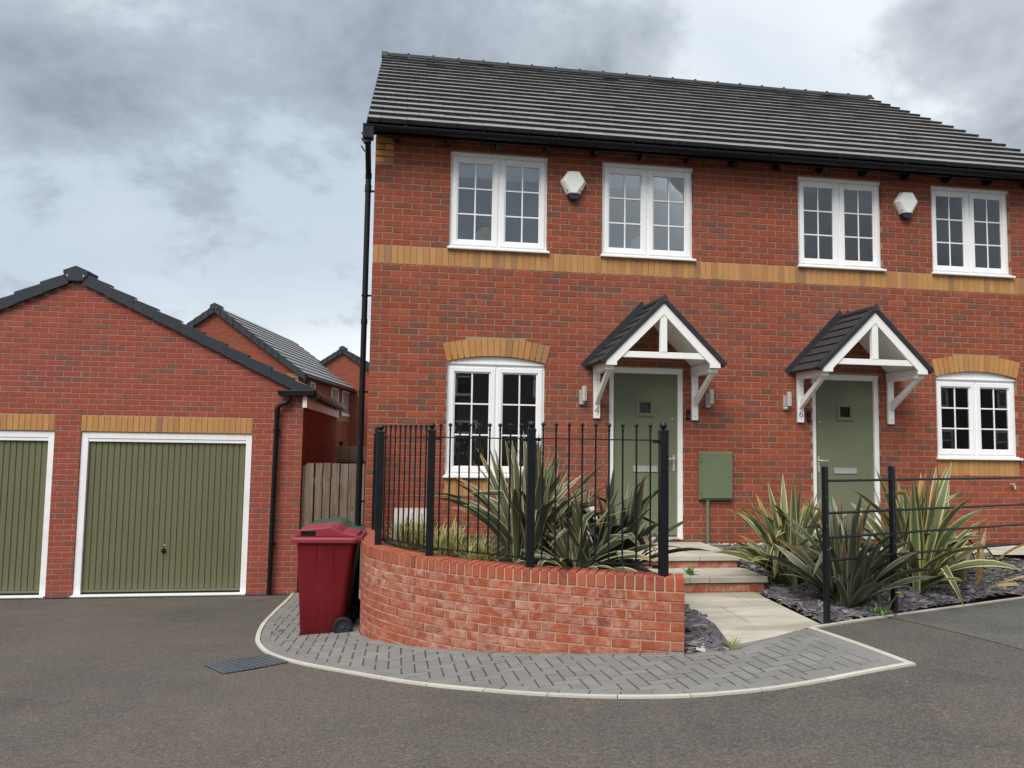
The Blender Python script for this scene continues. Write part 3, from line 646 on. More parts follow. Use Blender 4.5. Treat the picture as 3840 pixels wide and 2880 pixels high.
def tile_mesh(w):
    w = round(w, 3)
    if w not in _tm:
        me = bpy.data.meshes.new('tile'); v, f = tile_geo(w-.004, GA+.06, TT); me.from_pydata(v, [], f); me.materials.append(M['roof_tile']); me.materials.append(M['tile_edge_shade_moss']); me.polygons.foreach_set('material_index', TMI); _tm[w] = me
    return _tm[w]
tiles = []
for k in range(NC):
    x = RX0; first = True
    while x < RX1-.02:
        w = (.15 if (k % 2 == 0) else .30) if first else TW; w = min(w, RX1-x)
        if w > .03: tiles.append((x+w/2, k, w))
        x += w; first = False
rest = MB(); Rm = Matrix((Vector((1, 0, 0)), sl, sn)).transposed()
tiles.sort(key=lambda t: (t[1], t[0])); nparts = 0
for x, k, w in tiles:
    p = Vector((x, EY, EZ))+sl*(k*GA)+sn*.004; T = Rm@Matrix.Rotation(random.gauss(0, .004), 3, 'X')@Matrix.Rotation(random.gauss(0, .003), 3, 'Y'); p += sl*random.gauss(0, .002)
    if nparts < 300 and x < 8.9:
        o = obj('tile', tile_mesh(w), roof); o.location = p; o.rotation_euler = T.to_euler(); nparts += 1
    else:
        v, f = tile_geo(w-.004, GA+.06, TT); rest.add([tuple(p+T@Vector(q)) for q in v], f, random.random())
to_ = stuff(rest.build('tiles', 'roof_tile', roof, rnd=True)); to_.data.materials.append(M['tile_edge_shade_moss']); to_.data.polygons.foreach_set('material_index', TMI*(len(to_.data.polygons)//5))
x = RX0-.01; first = True
while x < RX1:
    x2 = min(x+.45, RX1+.02); rt = MB(); prof = [(-.135, -.10), (-.12, -.075), (-.05, .0), (0, .02), (.05, .0), (.12, -.075), (.135, -.10), (.12, -.10), (0, -.01), (-.12, -.10)]
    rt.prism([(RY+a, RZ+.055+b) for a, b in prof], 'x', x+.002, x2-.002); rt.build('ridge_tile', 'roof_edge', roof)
    MB().box(x2-.02, x2+.02, RY-.02, RY+.02, RZ+.07, RZ+.092).build('ridge_clip', 'verge_plastic', roof); x = x2
MB().prism([(RY-.15, RZ-.06), (RY-.13, RZ+.03), (RY, RZ+.10), (RY+.13, RZ+.03), (RY+.15, RZ-.06)], 'x', RX0-.03, RX0+.07).build('ridge_end', 'verge_plastic', roof)
for xs_ in (RX0, RX1):
    vg = MB(); a = Vector((xs_, EY, EZ))-sn*.08; b = Vector((xs_, RY, RZ))-sn*.08
    vg.add([tuple(p+Vector((q, 0, 0))+sn*h) for q in (-.012, .012) for p in (a, b) for h in (0, .085)], [(0, 1, 3, 2), (4, 6, 7, 5), (0, 2, 6, 4), (1, 5, 7, 3), (0, 4, 5, 1), (2, 3, 7, 6)]); vg.build('verge_trim', 'verge_plastic', roof)
# eaves: fascia, soffit, brackets, gutter, downpipe
MB().box(-.04, HX1+.04, -.215, -.19, 4.70, 4.83).box(-.04, HX1+.04, -.19, .03, 4.785, 4.80).build('fascia', 'black_plastic', house)
for i in range(16):
    x = .25+i*.6; MB().prism([(-.005, 4.785), (-.21, 4.785), (-.21, 4.70), (-.16, 4.665), (-.10, 4.655), (-.005, 4.70)], 'x', x-.03, x+.03).build('eaves_bracket', 'black_plastic', house)
gy, gzz, gr_ = -.285, 4.765, .058
gu = MB(); n = 10; prof = [(gy+gr_*math.cos(math.pi+math.pi*i/n), gzz+gr_*1.05*math.sin(math.pi+math.pi*i/n)) for i in range(n+1)]; prof2 = [(gy+(gr_-.004)*math.cos(2*math.pi-math.pi*i/n), gzz+(gr_-.004)*1.05*math.sin(2*math.pi-math.pi*i/n)) for i in range(n+1)]
gu.prism(prof+prof2, 'x', -.13, HX1+.1); gut = gu.build('gutter', 'black_plastic', house)
MB().prism(prof, 'x', -.136, -.128).build('gutter_end', 'black_plastic', house)
for i in range(11):
    x = .35+i*.9; b = MB(); pr = [(gy+(gr_+.006)*math.cos(math.pi+math.pi*k/8), gzz+(gr_+.006)*1.05*math.sin(math.pi+math.pi*k/8)) for k in range(9)]; b.prism(pr+[(gy+gr_+.006, gzz+.008), (gy-gr_-.006, gzz+.008)][::1], 'x', x-.012, x+.012); b.build('gutter_bracket', 'black_plastic', house)
px, py = -.078, .10
dp = MB(); dp.tube([(-.075, gy, gzz-.04), (-.075, gy, gzz-.15), (-.078, gy+.03, gzz-.20), (px, py-.04, gzz-.43), (px, py, gzz-.5), (px, py, gzz-.6), (px, py, gz(0, .1)-.0)], .034, 14)
for z in (gzz-.18, gzz-.46, gzz-.60, 2.55, .9): dp.tube([(px, py if z < gzz-.4 else gy+.005, z+.03), (px, py if z < gzz-.4 else gy+.005, z-.03)], .039, 14)
dp.box(-.135, -.015, gy-.06, gy+.05, gzz-.16, gzz-.03)
for zf_ in (-.10, -.17, -.26): dp.tube([(-.11, gy, gzz+zf_-.05), (-.15, gy-.01, gzz+zf_+.01)], .008, 6)
dpo = dp.build('downpipe', 'black_plastic', house, smooth=False)
for z in (4.12, 2.86, 1.72, .45): MB().tube([(px, py, z-.012), (px, py, z+.012)], .041, 14).box(px+.03, .0, py-.012, py+.012, z-.01, z+.01).build('pipe_clip', 'black_plastic', house)

# ------------------------------------------------------------------ porch canopies (parts of the house)
def numeral(d, cx, zc, y, parent):
    m = MB()
    def stroke(pts, ws):
        for i in range(len(pts)-1):
            a, b = Vector(pts[i]), Vector(pts[i+1]); t = (b-a).normalized(); n = Vector((-t.y, t.x)); wa, wb = ws[i]/2, ws[i+1]/2
            poly = [a-n*wa, b-n*wb, b+n*wb, a+n*wa]; m.prism([(cx+p.x, zc+p.y) for p in poly], 'y', y-.003-.0002*(i % 2), y)
    if d == '4':
        stroke([(.012, -.036), (.012, .036)], [.009, .009]); stroke([(.012, .036), (-.027, -.014)], [.004, .005]); stroke([(-.029, -.014), (.029, -.014)], [.0055, .0055]); stroke([(-.002, -.036), (.026, -.036)], [.004, .004])
    else:
        ring = [(.021*math.cos(a), -.014+.022*math.sin(a)) for a in np.linspace(0, 2*math.pi, 21)]; stroke(ring, [.0045+.006*abs(math.cos(a)) for a in np.linspace(0, 2*math.pi, 21)])
        st = [(-.021, -.012), (-.02, .006), (-.012, .022), (.002, .033), (.018, .040)]; stroke(st, [.0105, .010, .008, .006, .004])
    return m.build('house_number', 'numeral', parent)
def canopy(cx, num):
    FY = -.62; hw, z_ap, z_ev = .69, 2.775, 2.055
    bb = MB()                              # barge boards: two raking boards with horizontal feet
    for s in (-1, 1):
        poly = [(0, 2.80), (s*.675, 2.15), (s*.682, 2.135), (s*.682, 2.05), (s*.555, 2.05), (s*.555, 2.092), (0, 2.648)]
        bb.prism([(cx+a, z) for a, z in poly], 'y', FY-.03+(.0006 if s > 0 else 0), FY)
    cn = bb.build('porch_canopy', 'white_paint', house, bevel=.003)
    MB().box(cx-.50, cx+.50, FY-.018, FY+.03, 2.146, 2.216).build('tie_beam', 'white_paint', cn, bevel=.003)
    MB().box(cx-.040, cx+.040, FY-.022, FY+.03, 2.2165, 2.70).build('king_post', 'white_paint', cn, bevel=.003)
    for s in (-1, 1):
        so = MB(); so.prism([(cx+s*.02, 2.69), (cx+s*.60, 2.115), (cx+s*.672, 2.115), (cx+s*.672, 2.125), (cx+s*.02, 2.76)], 'y', FY+.0005, -.005); so.build('soffit', 'white_paint', cn)
        MB().box(cx+s*.672-(.1 if s > 0 else 0), cx+s*.672+(.1 if s < 0 else 0), FY+.0008, -.006, 2.052, 2.1145).build('eaves_beam', 'white_paint', cn, bevel=.003)
        bx = cx+s*.622; g = MB()
        g.box(bx-.04, bx+.04, -.04, -.002, 1.461, 2.005); go = g.build('bracket', 'white_paint', cn, bevel=.003)
        MB().box(bx-.045, bx+.045, FY+.02, -.003, 2.0055, 2.0515).build('bracket_arm', 'white_paint', cn, bevel=.003)
        br = MB(); br.prism([(-.0405, 1.63), (-.0405, 1.73), (-.515, 2.005), (-.60, 2.005)], 'x', bx-.024, bx+.024); br.build('brace', 'white_paint', cn, bevel=.003)
        if s < 0: numeral(num, bx, 1.563, -.0405, cn)
        for z in (1.93, 1.505): MB().lathe([(0, -.003), (.006, -.002), (.006, .001)], (bx, -.04, z), 10, 'y').build('screw_cap', 'canopy_verge', cn)
        # moulded tile slope: seven stepped courses
        ap = Vector((cx+s*.0, 0, 2.825)); ev = Vector((cx+s*.745, 0, 2.085)); v = ev-ap; ln = v.length; v.normalize(); nn = Vector((-v.z*s, 0, v.x*s)) if True else None
        nn = Vector((s*abs(v.z), 0, abs(v.x)))
        nr = 7
        for k in range(nr):
            a0 = ap+v*(ln*k/nr+(.0 if k else .02)); a1 = ap+v*(ln*(k+1)/nr); pts = [a0-nn*.016, a1-nn*.016, a1+nn*.020, a0+nn*.004]
            MB().prism([(p.x, p.z) for p in pts], 'y', FY+.035, -.014).build('tile_course', 'canopy_grey', cn)
        vg = MB(); a0, a1 = ap+v*.0, ev; pts = [a0-nn*.030, a1-nn*.034, a1+nn*.026, a0+nn*.026]; vg.prism([(p.x, p.z) for p in pts], 'y', FY-.048+(.0006 if s > 0 else 0), FY+.034)
        vg.build('verge', 'canopy_verge', cn, bevel=.008)
        fl = MB(); a0, a1 = ap-nn*.02, ev+v*.03-nn*.02; pts = [a0, a1, a1+nn*.095, a0+nn*.095+Vector((0, 0, .04))]; fl.prism([(p.x, p.z) for p in pts], 'y', -.0125+(.0004 if s > 0 else 0), -.003); fl.build('flashing', 'canopy_verge', cn)
        for t in (.12, .5, .93):
            p = a0.lerp(a1, t)+nn*.075; MB().lathe([(0, -.004), (.009, -.002), (.009, .002)], (p.x, -.013, p.z), 10, 'y').build('flashing_screw', 'black_metal', cn)
    MB().tube([(cx, FY-.052, 2.832), (cx, -.012, 2.832)], .04, 12).build('ridge_roll', 'canopy_grey', cn)
    return cn
canopy(3.336, '4'); canopy(5.978, '6')
# ------------------------------------------------------------------ things fixed to the house
def alarm(cx, cz, label):
    t = thing('alarm_box', label, 'alarm box', (cx, 0, cz), 'alarm boxes between the upstairs windows')
    a = [(-.078, .165), (.078, .165), (.163, .03), (.08, -.125), (-.08, -.125), (-.163, .03)]; b = [(-.062, .15), (.062, .15), (.128, .035), (.025, -.118), (-.025, -.118), (-.128, .035)]
    m = MB(); n = 6; ys = [(a, -.002), (a, -.04), ([(x*.9, z*.93) for x, z in a], -.065), (b, -.095)]
    for P, y in ys: m.v += [(cx+x, y, cz+z) for x, z in P]
    for L_ in range(3):
        m.f += [(L_*n+i, (L_)*n+(i+1) % n, (L_+1)*n+(i+1) % n, (L_+1)*n+i) for i in range(n)]
    m.f.append(tuple(range(3*n, 4*n))); m.r = [0]*len(m.f); m.build('cover', 'cream_plastic', t, bevel=.006)
    l = MB(); P = [(-.078, -.1255), (.078, -.1255), (.055, -.175), (.03, -.19), (-.03, -.19), (-.055, -.175)]
    l.prism([(cx+x, cz+z) for x, z in P], 'y', -.07, -.004); l.build('strobe_lens', 'blue_lens', t, bevel=.008)
    for s in (-1, 1): MB().lathe([(0, -.003), (.008, -.002), (.008, .004)], (cx+s*.085, -.078, cz-.085), 10, 'y').build('screw', 'numeral', t)
alarm(2.397, 4.315, 'cream hexagonal alarm box with blue lens above door number 4'); alarm(6.872, 4.345, 'cream hexagonal alarm box with blue lens between the two right-hand upstairs windows')
def lamp(cx, z0, label):
    t = thing('wall_lamp', label, 'wall lamp', (cx, 0, z0), 'steel wall lamps beside the doors')
    MB().box(cx-.035, cx+.028, -.028, -.002, z0, z0+.175).build('base_plate', 'steel', t, bevel=.004)
    MB().tube([(cx+.012, -.075, z0+.045), (cx+.012, -.075, z0+.222)], .031, 18).build('cylinder', 'steel', t, smooth=False)
    MB().box(cx-.0, cx+.024, -.06, -.028, z0+.09, z0+.13).build('arm', 'steel', t)
    s = MB(); s.lathe([(.012, 0), (.011, -.006), (.006, -.010), (0, -.011)], (cx-.004, -.0285, z0+.022), 12, 'y'); s.build('sensor', 'cream_plastic', t)
    for i in range(3): MB().lathe([(0, -.002), (.004, -.001), (.004, .002)], (cx-.02+i*.012, -.028, z0+.042), 8, 'y').build('dial', 'numeral', t)
lamp(2.535, 1.622, 'small steel cylinder wall lamp between the arched left window and a canopy bracket'); lamp(4.14, 1.622, 'small steel cylinder wall lamp above the green meter box'); lamp(5.165, 1.617, 'small steel cylinder wall lamp on the wall at the left of the right-hand green door')
def bell(cx, z0, label):
    t = thing('doorbell', label, 'doorbell', (cx, 0, z0), 'black video doorbells')
    MB().box(cx-.024, cx+.024, -.028, -.002, z0, z0+.13).build('case', 'black_plastic', t, bevel=.012)
    m = MB(); m.lathe([(.010, -.001), (.013, -.001), (.013, .001), (.010, .001), (.010, -.001)], (cx, -.0285, z0+.034), 16, 'y'); m.build('button_ring', 'drain_grey', t)
    MB().box(cx-.016, cx+.016, -.0292, -.027, z0+.082, z0+.118).build('camera_window', 'blue_lens', t, bevel=.003)
bell(3.876, 1.469, 'slim black video doorbell between door number 4 and its right bracket'); bell(5.472, 1.469, 'slim black video doorbell between the number 6 and its door')
t = thing('meter_box', 'green electricity meter box on the brick wall between the two doors', 'meter box', (4.22, 0, 0))
MB().box(4.004, 4.438, -.055, -.002, .492, 1.082).build('case', 'meter_green', t, bevel=.01)
dm = MB(); dm.box(4.03, 4.425, -.068, -.0555, .512, 1.062); dm.build('door', 'meter_green', t, bevel=.006)
MB().lathe([(0, -.006), (.010, -.005), (.012, 0), (.012, .003)], (4.395, -.069, .78), 12, 'y').build('lock', 'drain_grey', t)
for z in (.6, .99): MB().box(4.018, 4.034, -.072, -.055, z-.03, z+.03).build('hinge', 'meter_green', t)
MB().tube([(4.12, -.026, .50), (4.12, -.026, -.06)], .021, 12).build('conduit', 'meter_green', t)
# outside tap at right
t = thing('garden_tap', 'small brass outside tap low on the wall below the right window', 'tap', (8.31, 0, .68))
MB().tube([(8.31, -.0, .70), (8.31, -.06, .70), (8.30, -.09, .685), (8.30, -.095, .65)], .010, 8).build('body', 'rust_bin' if False else 'steel', t); MB().box(8.28, 8.34, -.06, -.045, .715, .725).build('lever', 'steel', t)
# ornaments in upstairs windows
def fan(cx, y, z, label, mat, flip=1):
    m = MB(); n = 9; vs = [(cx, y, z)]
    for i in range(2*n+1):
        a = math.pi*(1.02-.98*i/(2*n)); rr = .135*(1+.10*(i % 2)-.05); vs.append((cx+flip*math.cos(a)*rr*1.0, y+(.008 if i % 2 else -.008), z+math.sin(a)*rr*1.25+.01))
    m.v = vs+[(x, yy+.006, zz) for x, yy, zz in vs]; k = len(vs)
    m.f = [(0, i, i+1) for i in range(1, 2*n+1)]+[(k, k+i+1, k+i) for i in range(1, 2*n+1)]; m.r = [0]*len(m.f)
    o = m.build('fan_ornament', mat); tag(o, label, 'ornament', 'ornaments on upstairs window sills'); return o
fan(1.34, .082, 3.585, 'pleated pale yellow shell-shaped ornament on the leftmost upstairs window sill', 'ornament_yellow'); fan(3.30, .082, 3.585, 'pleated pale shell-shaped ornament on the sill of the upstairs window above door number 4', 'ornament_white')
def ribbed(cx, y, z, label):
    pr = [(0, 0)]; 
    for i in range(15): pr.append((.085+.012*(i % 2)-.0012*i, .016*i))
    pr.append((.05, .24)); pr.append((0, .24)); o = MB().lathe(pr, (cx, y, z), 18).build('ribbed_vase', 'ornament_white'); tag(o, label, 'vase', 'ornaments on upstairs window sills')
ribbed(5.83, .185, 3.49, 'white ribbed vase behind the upstairs window above door number 6'); ribbed(7.62, .185, 3.49, 'white ribbed vase behind the rightmost upstairs window')

# ------------------------------------------------------------------ double garage
GX0, GX1, GY, GYB, GAX = -7.29, -1.012, 2.33, 8.24, -4.15
ZB, GSL = -1.04, .466; GE = 1.845
garage = thing('brick_garage', 'red brick double garage with grey dry verge roof and green doors', 'garage', (GAX, GY, ZB))
def groof(x): return GE+GSL*(GX1-GAX)-GSL*abs(x-GAX)
GD = [(-6.60, -4.325), (-3.985, -1.712)]; DT = 1.205
gh = [(a, b, ZB-.2, DT) for a, b in GD]
gm = MB(); wall_sheet(gm, GX0+.004, GX1-.004, ZB-.25, GE, gh, GY+.0045, GY+.13)
ap = groof(GAX)
gm.add([(GX0+.004, GY+.0045, GE), (GX1-.004, GY+.0045, GE), (GAX, GY+.0045, ap)], [(0, 1, 2)])
gm.add([(GX1-.006, GY+.007, ZB-.25), (GX1-.006, GYB, ZB-.25), (GX1-.006, GYB, GE), (GX1-.006, GY+.007, GE)], [(0, 1, 2, 3)])
gm.add([(GX0+.006, GY+.007, ZB-.25), (GX0+.006, GYB, ZB-.25), (GX0+.006, GYB, GE), (GX0+.006, GY+.007, GE)], [(3, 2, 1, 0)])
gm.add([(GX0, GYB, ZB-.25), (GX1, GYB, ZB-.25), (GX1, GYB, GE), (GAX, GYB, ap), (GX0, GYB, GE)], [(4, 3, 2, 1, 0)])
gwall = gm.build('wall', 'garage_mortar', garage)
GZT = 1.475+.0325     # top of the course just above the lintels
def gable_cut_l(zc): x = GAX-(ap-zc)/GSL+.02; return (-99, x, GE, 9)
def gable_cut_r(zc): x = GAX+(ap-zc)/GSL-.02; return (x, 99, GE, 9)
gcuts = [(a, b, ZB-.3, DT) for a, b in GD]+[(a-.002, b+.002, DT, DT+.228) for a, b in GD]+[gable_cut_l, gable_cut_r]
gb = courses(GX0, GX1, GZT+.075*24, 24+35, False, gcuts)
lay(gwall, gb, (0, GY, 0), (1, 0, 0), 'garage_brick', 300, part_test=lambda c: c.x > -5.3 and c.z > -1.03)
for a, b in GD:
    n = 30; w = (b-a+.006)/n; lay(gwall, [(a-.002+i*w, a-.002+(i+1)*w-.009, DT+.006, DT+.221) for i in range(n)], (0, GY-.0015, 0), (1, 0, 0), 'yellow_brick', 300, name='soldier_brick', part_test=lambda c: c.x > -5.3, rest='soldier_bricks')
gs = courses(.104, GYB-GY, GE-.02, 40, True)
lay(gwall, gs, (GX1, GY, 0), (0, 1, 0), 'garage_brick', 120, rest='flank_bricks', part_test=lambda c: c.z > .4 and c.y < 8)
for i, (a, b) in enumerate(GD):
    f = MB(); y0, y1 = GY+.02, GY+.09
    f.box(a+.002, a+.094, y0, y1, ZB+.0, DT-.002); f.box(b-.082, b-.002, y0, y1, ZB+.0, DT-.002); f.box(a+.094, b-.082, y0, y1, 1.115, DT-.002); f.box(a+.094, b-.082, y0+.008, y1, 1.07, 1.1135)
    gd = f.build('garage_door', 'garage_frame', garage, bevel=.004)
    dx0, dx1 = a+.095, b-.083; yd = GY+.06; dz0, dz1 = ZB+.045, 1.068
    MB().box(dx0, dx1, yd+.012, yd+.03, dz0, dz1).build('door_backing', 'garage_green', gd)
    nr = 26; w = (dx1-dx0-.02)/nr
    for k in range(nr):
        p0 = dx0+.01+k*w; P = [(p0+.003, yd+.012), (p0+.009, yd), (p0+w-.009, yd), (p0+w-.003, yd+.012)]
        MB().prism(P, 'z', dz0+.035, dz1-.012).build('panel', 'garage_green', gd)
    MB().box(dx0, dx1, yd-.004, yd+.012, dz0, dz0+.03).build('bottom_rail', 'garage_green', gd, bevel=.004)
    MB().box(dx0-.001, dx1+.001, yd+.002, yd+.03, ZB+.018, dz0-.001).build('weather_strip', 'black_plastic', gd)
    MB().box(a, b, GY-.06, GY+.09, ZB-.05, ZB+.017).build('sill', 'garage_frame', gd)
    if i == 1:
        hx, hz = -2.846, -.436; h = MB(); h.lathe([(0, -.006), (.03, -.006), (.033, 0), (.033, .008)], (hx, yd-.008, hz), 16, 'y'); h.box(hx-.028, hx+.028, yd-.04, yd-.012, hz-.008, hz+.008); h.build('handle', 'black_plastic', gd, bevel=.003); MB().lathe([(0, -.004), (.012, -.003), (.013, .004)], (hx+.01, yd-.004, hz+.075), 10, 'y').build('lock', 'steel', gd)
# garage roof
gr = MB(); th = .06
for s in (-1, 1):
    xe = GAX+s*(GX1-GAX+.18); ze = groof(GX1)-.18*GSL
    gr.prism([(GAX, ap+.04), (xe, ze+.04), (xe, ze+.04+th), (GAX, ap+.04+th)], 'y', GY+.012, GYB+.1)
groof_o = gr.build('roof', 'roof_tile', garage)
NV = 10
for s in (-1, 1):
    A = Vector((GAX+s*.10, 0, ap+.10)); B_ = Vector((GAX+s*(GX1-GAX+.14), 0, groof(GX1)-.14*GSL+.075)); dv = (B_-A)/NV; v = dv.normalized(); nn = Vector((s*abs(v.z), 0, abs(v.x)))
    for k in range(NV if s > 0 else 8):
        a = A+dv*(k); b2 = A+dv*(k+1)+v*.03; up0, up1 = -.004, .028; lo = .175
        pts = [a+nn*up0-v*.01, b2+nn*up1, b2+nn*(up1)-Vector((0, 0, lo)), a-Vector((0, 0, lo-.02))-v*.01]
        m = MB(); m.prism([(p.x, p.z) for p in pts], 'y', GY-.055-.004*(k % 2), GY-.035); pt = [a+nn*up0, b2+nn*up1, b2+nn*(up1-.02), a+nn*(up0-.02)]; m.prism([(p.x, p.z) for p in pt], 'y', GY-.0345, GY+.11); m.build('verge_cap', 'verge_plastic', groof_o, bevel=.004)
MB().prism([(GAX-.15, ap+.05), (GAX-.165, ap+.135), (GAX, ap+.205), (GAX+.165, ap+.135), (GAX+.15, ap+.05), (GAX+.08, ap-.015), (GAX-.08, ap-.015)], 'y', GY-.068, GY+.3).build('ridge_cap', 'verge_plastic', groof_o, bevel=.006)
for s in (-1, 1): MB().lathe([(0, -.003), (.011, -.002), (.011, .002)], (GAX+s*.105, GY-.069, ap+.06), 8, 'y').build('cap_screw', 'steel', groof_o)
# garage gutter along right eave, stop end and elbow pipe on the front
gxc = GX1+.12; gzt = 1.80
pr = [(gxc+.055*math.cos(math.pi+math.pi*i/8), gzt+.055*math.sin(math.pi+math.pi*i/8)) for i in range(9)]; pr2 = [(gxc+.05*math.cos(2*math.pi-math.pi*i/8), gzt+.05*math.sin(2*math.pi-math.pi*i/8)) for i in range(9)]
MB().prism(pr+pr2, 'y', GY-.06, GYB).build('gutter', 'black_plastic', garage)
for i in range(9):
    y = GY+.05+i*.62; MB().prism([(gxc+.063*math.cos(math.pi+math.pi*k/8), gzt+.063*math.sin(math.pi+math.pi*k/8)) for k in range(9)]+[(gxc+.063, gzt+.01), (gxc-.063, gzt+.01)], 'y', y-.02, y+.02).build('gutter_bracket', 'black_plastic', garage)
MB().prism([(-1.365, 1.84), (-.845, 1.855), (-.845, 1.80), (-.87, 1.765), (-1.34, 1.755), (-1.365, 1.79)], 'y', GY-.115, GY-.045).build('return_gutter', 'black_plastic', garage, bevel=.008)
MB().box(GX1+.005, GX1+.03, GY-.03, GYB, 1.60, 1.76).build('fascia', 'garage_frame', garage); MB().box(GX1-.01, GX1+.05, GY-.045, GY-.031, 1.60, 1.775).build('fascia_end', 'white_upvc', garage)
pp = MB(); yy = GY-.07; pp.tube([(-1.215, yy, 1.77), (-1.215, yy, 1.70), (-1.24, yy, 1.668), (-1.335, yy, 1.625), (-1.362, yy, 1.59), (-1.366, yy, 1.5), (-1.385, yy, ZB)], .034, 14)
for z in (1.72, 1.55): pp.tube([(-1.215 if z > 1.7 else -1.365, yy, z-.03), (-1.215 if z > 1.7 else -1.366, yy, z+.03)], .039, 14)
pp.build('downpipe', 'black_plastic', garage)
for z in (1.27, -.33): MB().tube([(-1.37-.004*(1.3-z), yy, z-.013), (-1.37-.004*(1.3-z), yy, z+.013)], .041, 14).box(-1.42-.004*(1.3-z), -1.32-.004*(1.3-z), yy+.03, GY, z-.009, z+.009).build('pipe_clip', 'black_plastic', garage)
# channel drain across the front of the garage
t = thing('channel_drain', 'thin black slotted channel drain along the foot of the garage', 'drain', (-4.1, 2.25, gz(-4, 2.25)))
for i in range(7): MB().box(-7.2+i*.88, -7.2+(i+1)*.88-.006, 2.20, 2.268, -1.06, gz(-4, 2.2)+.006).build('grating', 'black_plastic', t)

# ------------------------------------------------------------------ curved planter wall
CT = .15
planter = thing('garden_wall', 'low curved orange-red brick planter wall with brick-on-edge coping', 'garden wall', (1.2, -2.5, gz(1.2, -2.5)))
wt, wa = resample(WALL, .1)
cm = curve_piece(wa, 0, wt-.004, .195, -.007, lambda x, y: gz(x, y)-.15, lambda x, y: CT-.012, 60); cm.f += []
pw = cm.build('wall', 'wall_mortar', planter)
def frame_at(s, d=0.0):
    p = wa(s); t = (wa(s+.03)-wa(s-.03)).normalized(); out = Vector((t.y, -t.x, 0)); return p+out*d, t, out
def wall_brick(s0, s1, z0, z1, depth, mat, name):
    (p, t, out) = frame_at((s0+s1)/2); a, b = wa(s0), wa(s1); t = (b-a).normalized(); out = Vector((t.y, -t.x, 0)); mid = (a+b)/2
    o = obj(name, brick_mesh(round((b-a).length, 3), z1-z0, depth, mat), pw); c = mid+out*random.uniform(-.001, .0025); c.z = (z0+z1)/2
    o.location = c; Rt = Matrix((t, -out, Vector((0, 0, 1)))).transposed()@Matrix.Rotation(random.gauss(0, .006), 3, 'Y'); o.rotation_euler = Rt.to_euler()
s = wt-.0665; 
while s > .02:
    wall_brick(s, s+.0632, CT-.1035, CT+random.uniform(-.0015, .0015), .205, 'coping_brick', 'coping_brick'); s -= .0765
for k in range(11):
    zt = CT-.1035-.012-.075*k; e = wt; i = 0
    while e > .03:
        w = .215 if not (i == 0 and k % 2 == 1) else .1025
        s0 = max(e-w, .005)
        p = wa((s0+e)/2)
        if zt > gz(p.x, p.y)+.004 and e-s0 > .03: wall_brick(s0, e, zt-.065, zt, .1, 'orange_brick', 'brick')
        e = s0-.0105; i += 1
soil_poly = offset_curve(WALL, .15)+[(2.72, -2.7), (2.98, -1.9), (2.98, -.02), (.1, -.02)]
sheet('planter_soil', soil_poly, 'soil', 0, .15, zf=lambda x, y: .06+.02*math.sin(7*x)*math.sin(6*y)-.35*max(0, x-2.45)-.15*max(0, -2.55-y))
# ------------------------------------------------------------------ railing on the wall
rail = thing('metal_railing', 'black metal railing with ball finials standing on the curved brick wall', 'railing', (1.2, -2.4, CT))
PO = [(.115, -.10), (.19, -1.30), (.659, -1.997), (1.457, -2.636), (2.445, -3.077)]
def post(x, y, z0, z1, w):
    m = MB(); m.box(x-w/2, x+w/2, y-w/2, y+w/2, z0, z1-.012).box(x-w/2-.003, x+w/2+.003, y-w/2-.003, y+w/2+.003, z1-.030, z1-.006).box(x-w/2+.004, x+w/2-.004, y-w/2+.004, y+w/2-.004, z1-.006, z1)
    p = m.build('post', 'black_metal', rail, bevel=.003)
    b = MB(); rb = .030; b.lathe([(.014, -.004), (.014, .004)]+[(rb*math.sin(math.pi*i/10), .032-rb*math.cos(math.pi*i/10)) for i in range(2, 11)], (x, y, z1), 16); b.build('ball_finial', 'black_metal', p, smooth=True)
for i, (x, y) in enumerate(PO): post(x, y, CT, 1.245+.016*min(i, 3), .066)
for i in range(len(PO)-1):
    a, b = Vector((*PO[i], 0)), Vector((*PO[i+1], 0)); t = (b-a).normalized(); n = 9 if i else 10
    za, zb_ = (1.19, 1.20); aa, bb = a+t*.033, b-t*.033
    for z, w in ((1.195+.004*i, .007), (.222, .007)):
        m = MB(); q = Vector((-t.y, t.x, 0)); L_ = (bb-aa).length; Mx = Matrix.Translation(((aa+bb)/2)+Vector((0, 0, z)))@Matrix((t, q, Vector((0, 0, 1)))).transposed().to_4x4(); m.box(-L_/2, L_/2, -.016, .016, -.005, .005, 0, Mx); m.build('rail', 'black_metal', rail)
        for e3, sg in ((aa, 1), (bb, -1)): MB().box(-.022, .022, -.012, .012, -.022, -.005, 0, Matrix.Translation(e3+t*sg*.03+Vector((0, 0, z)))@Matrix((t, q, Vector((0, 0, 1)))).transposed().to_4x4()).build('rail_lug', 'black_metal', rail)
    for k in range(n):
        f = (k+.62)/(n+.25); p = aa.lerp(bb, f); zt = 1.268+.009*i
        m = MB(); m.tube([(p.x, p.y, .212), (p.x, p.y, zt-.012)], .0078, 8); m.lathe([(.0078, -.02), (.013, -.012), (.013, -.008), (.007, -.004), (.007, .002), (.010, .005), (.010, .010), (.006, .013)]+[(.0175*math.sin(math.pi*j/8), .029-.0175*math.cos(math.pi*j/8)) for j in range(1, 9)], (p.x, p.y, zt), 10)
        m.build('bar', 'black_metal', rail, smooth=False)
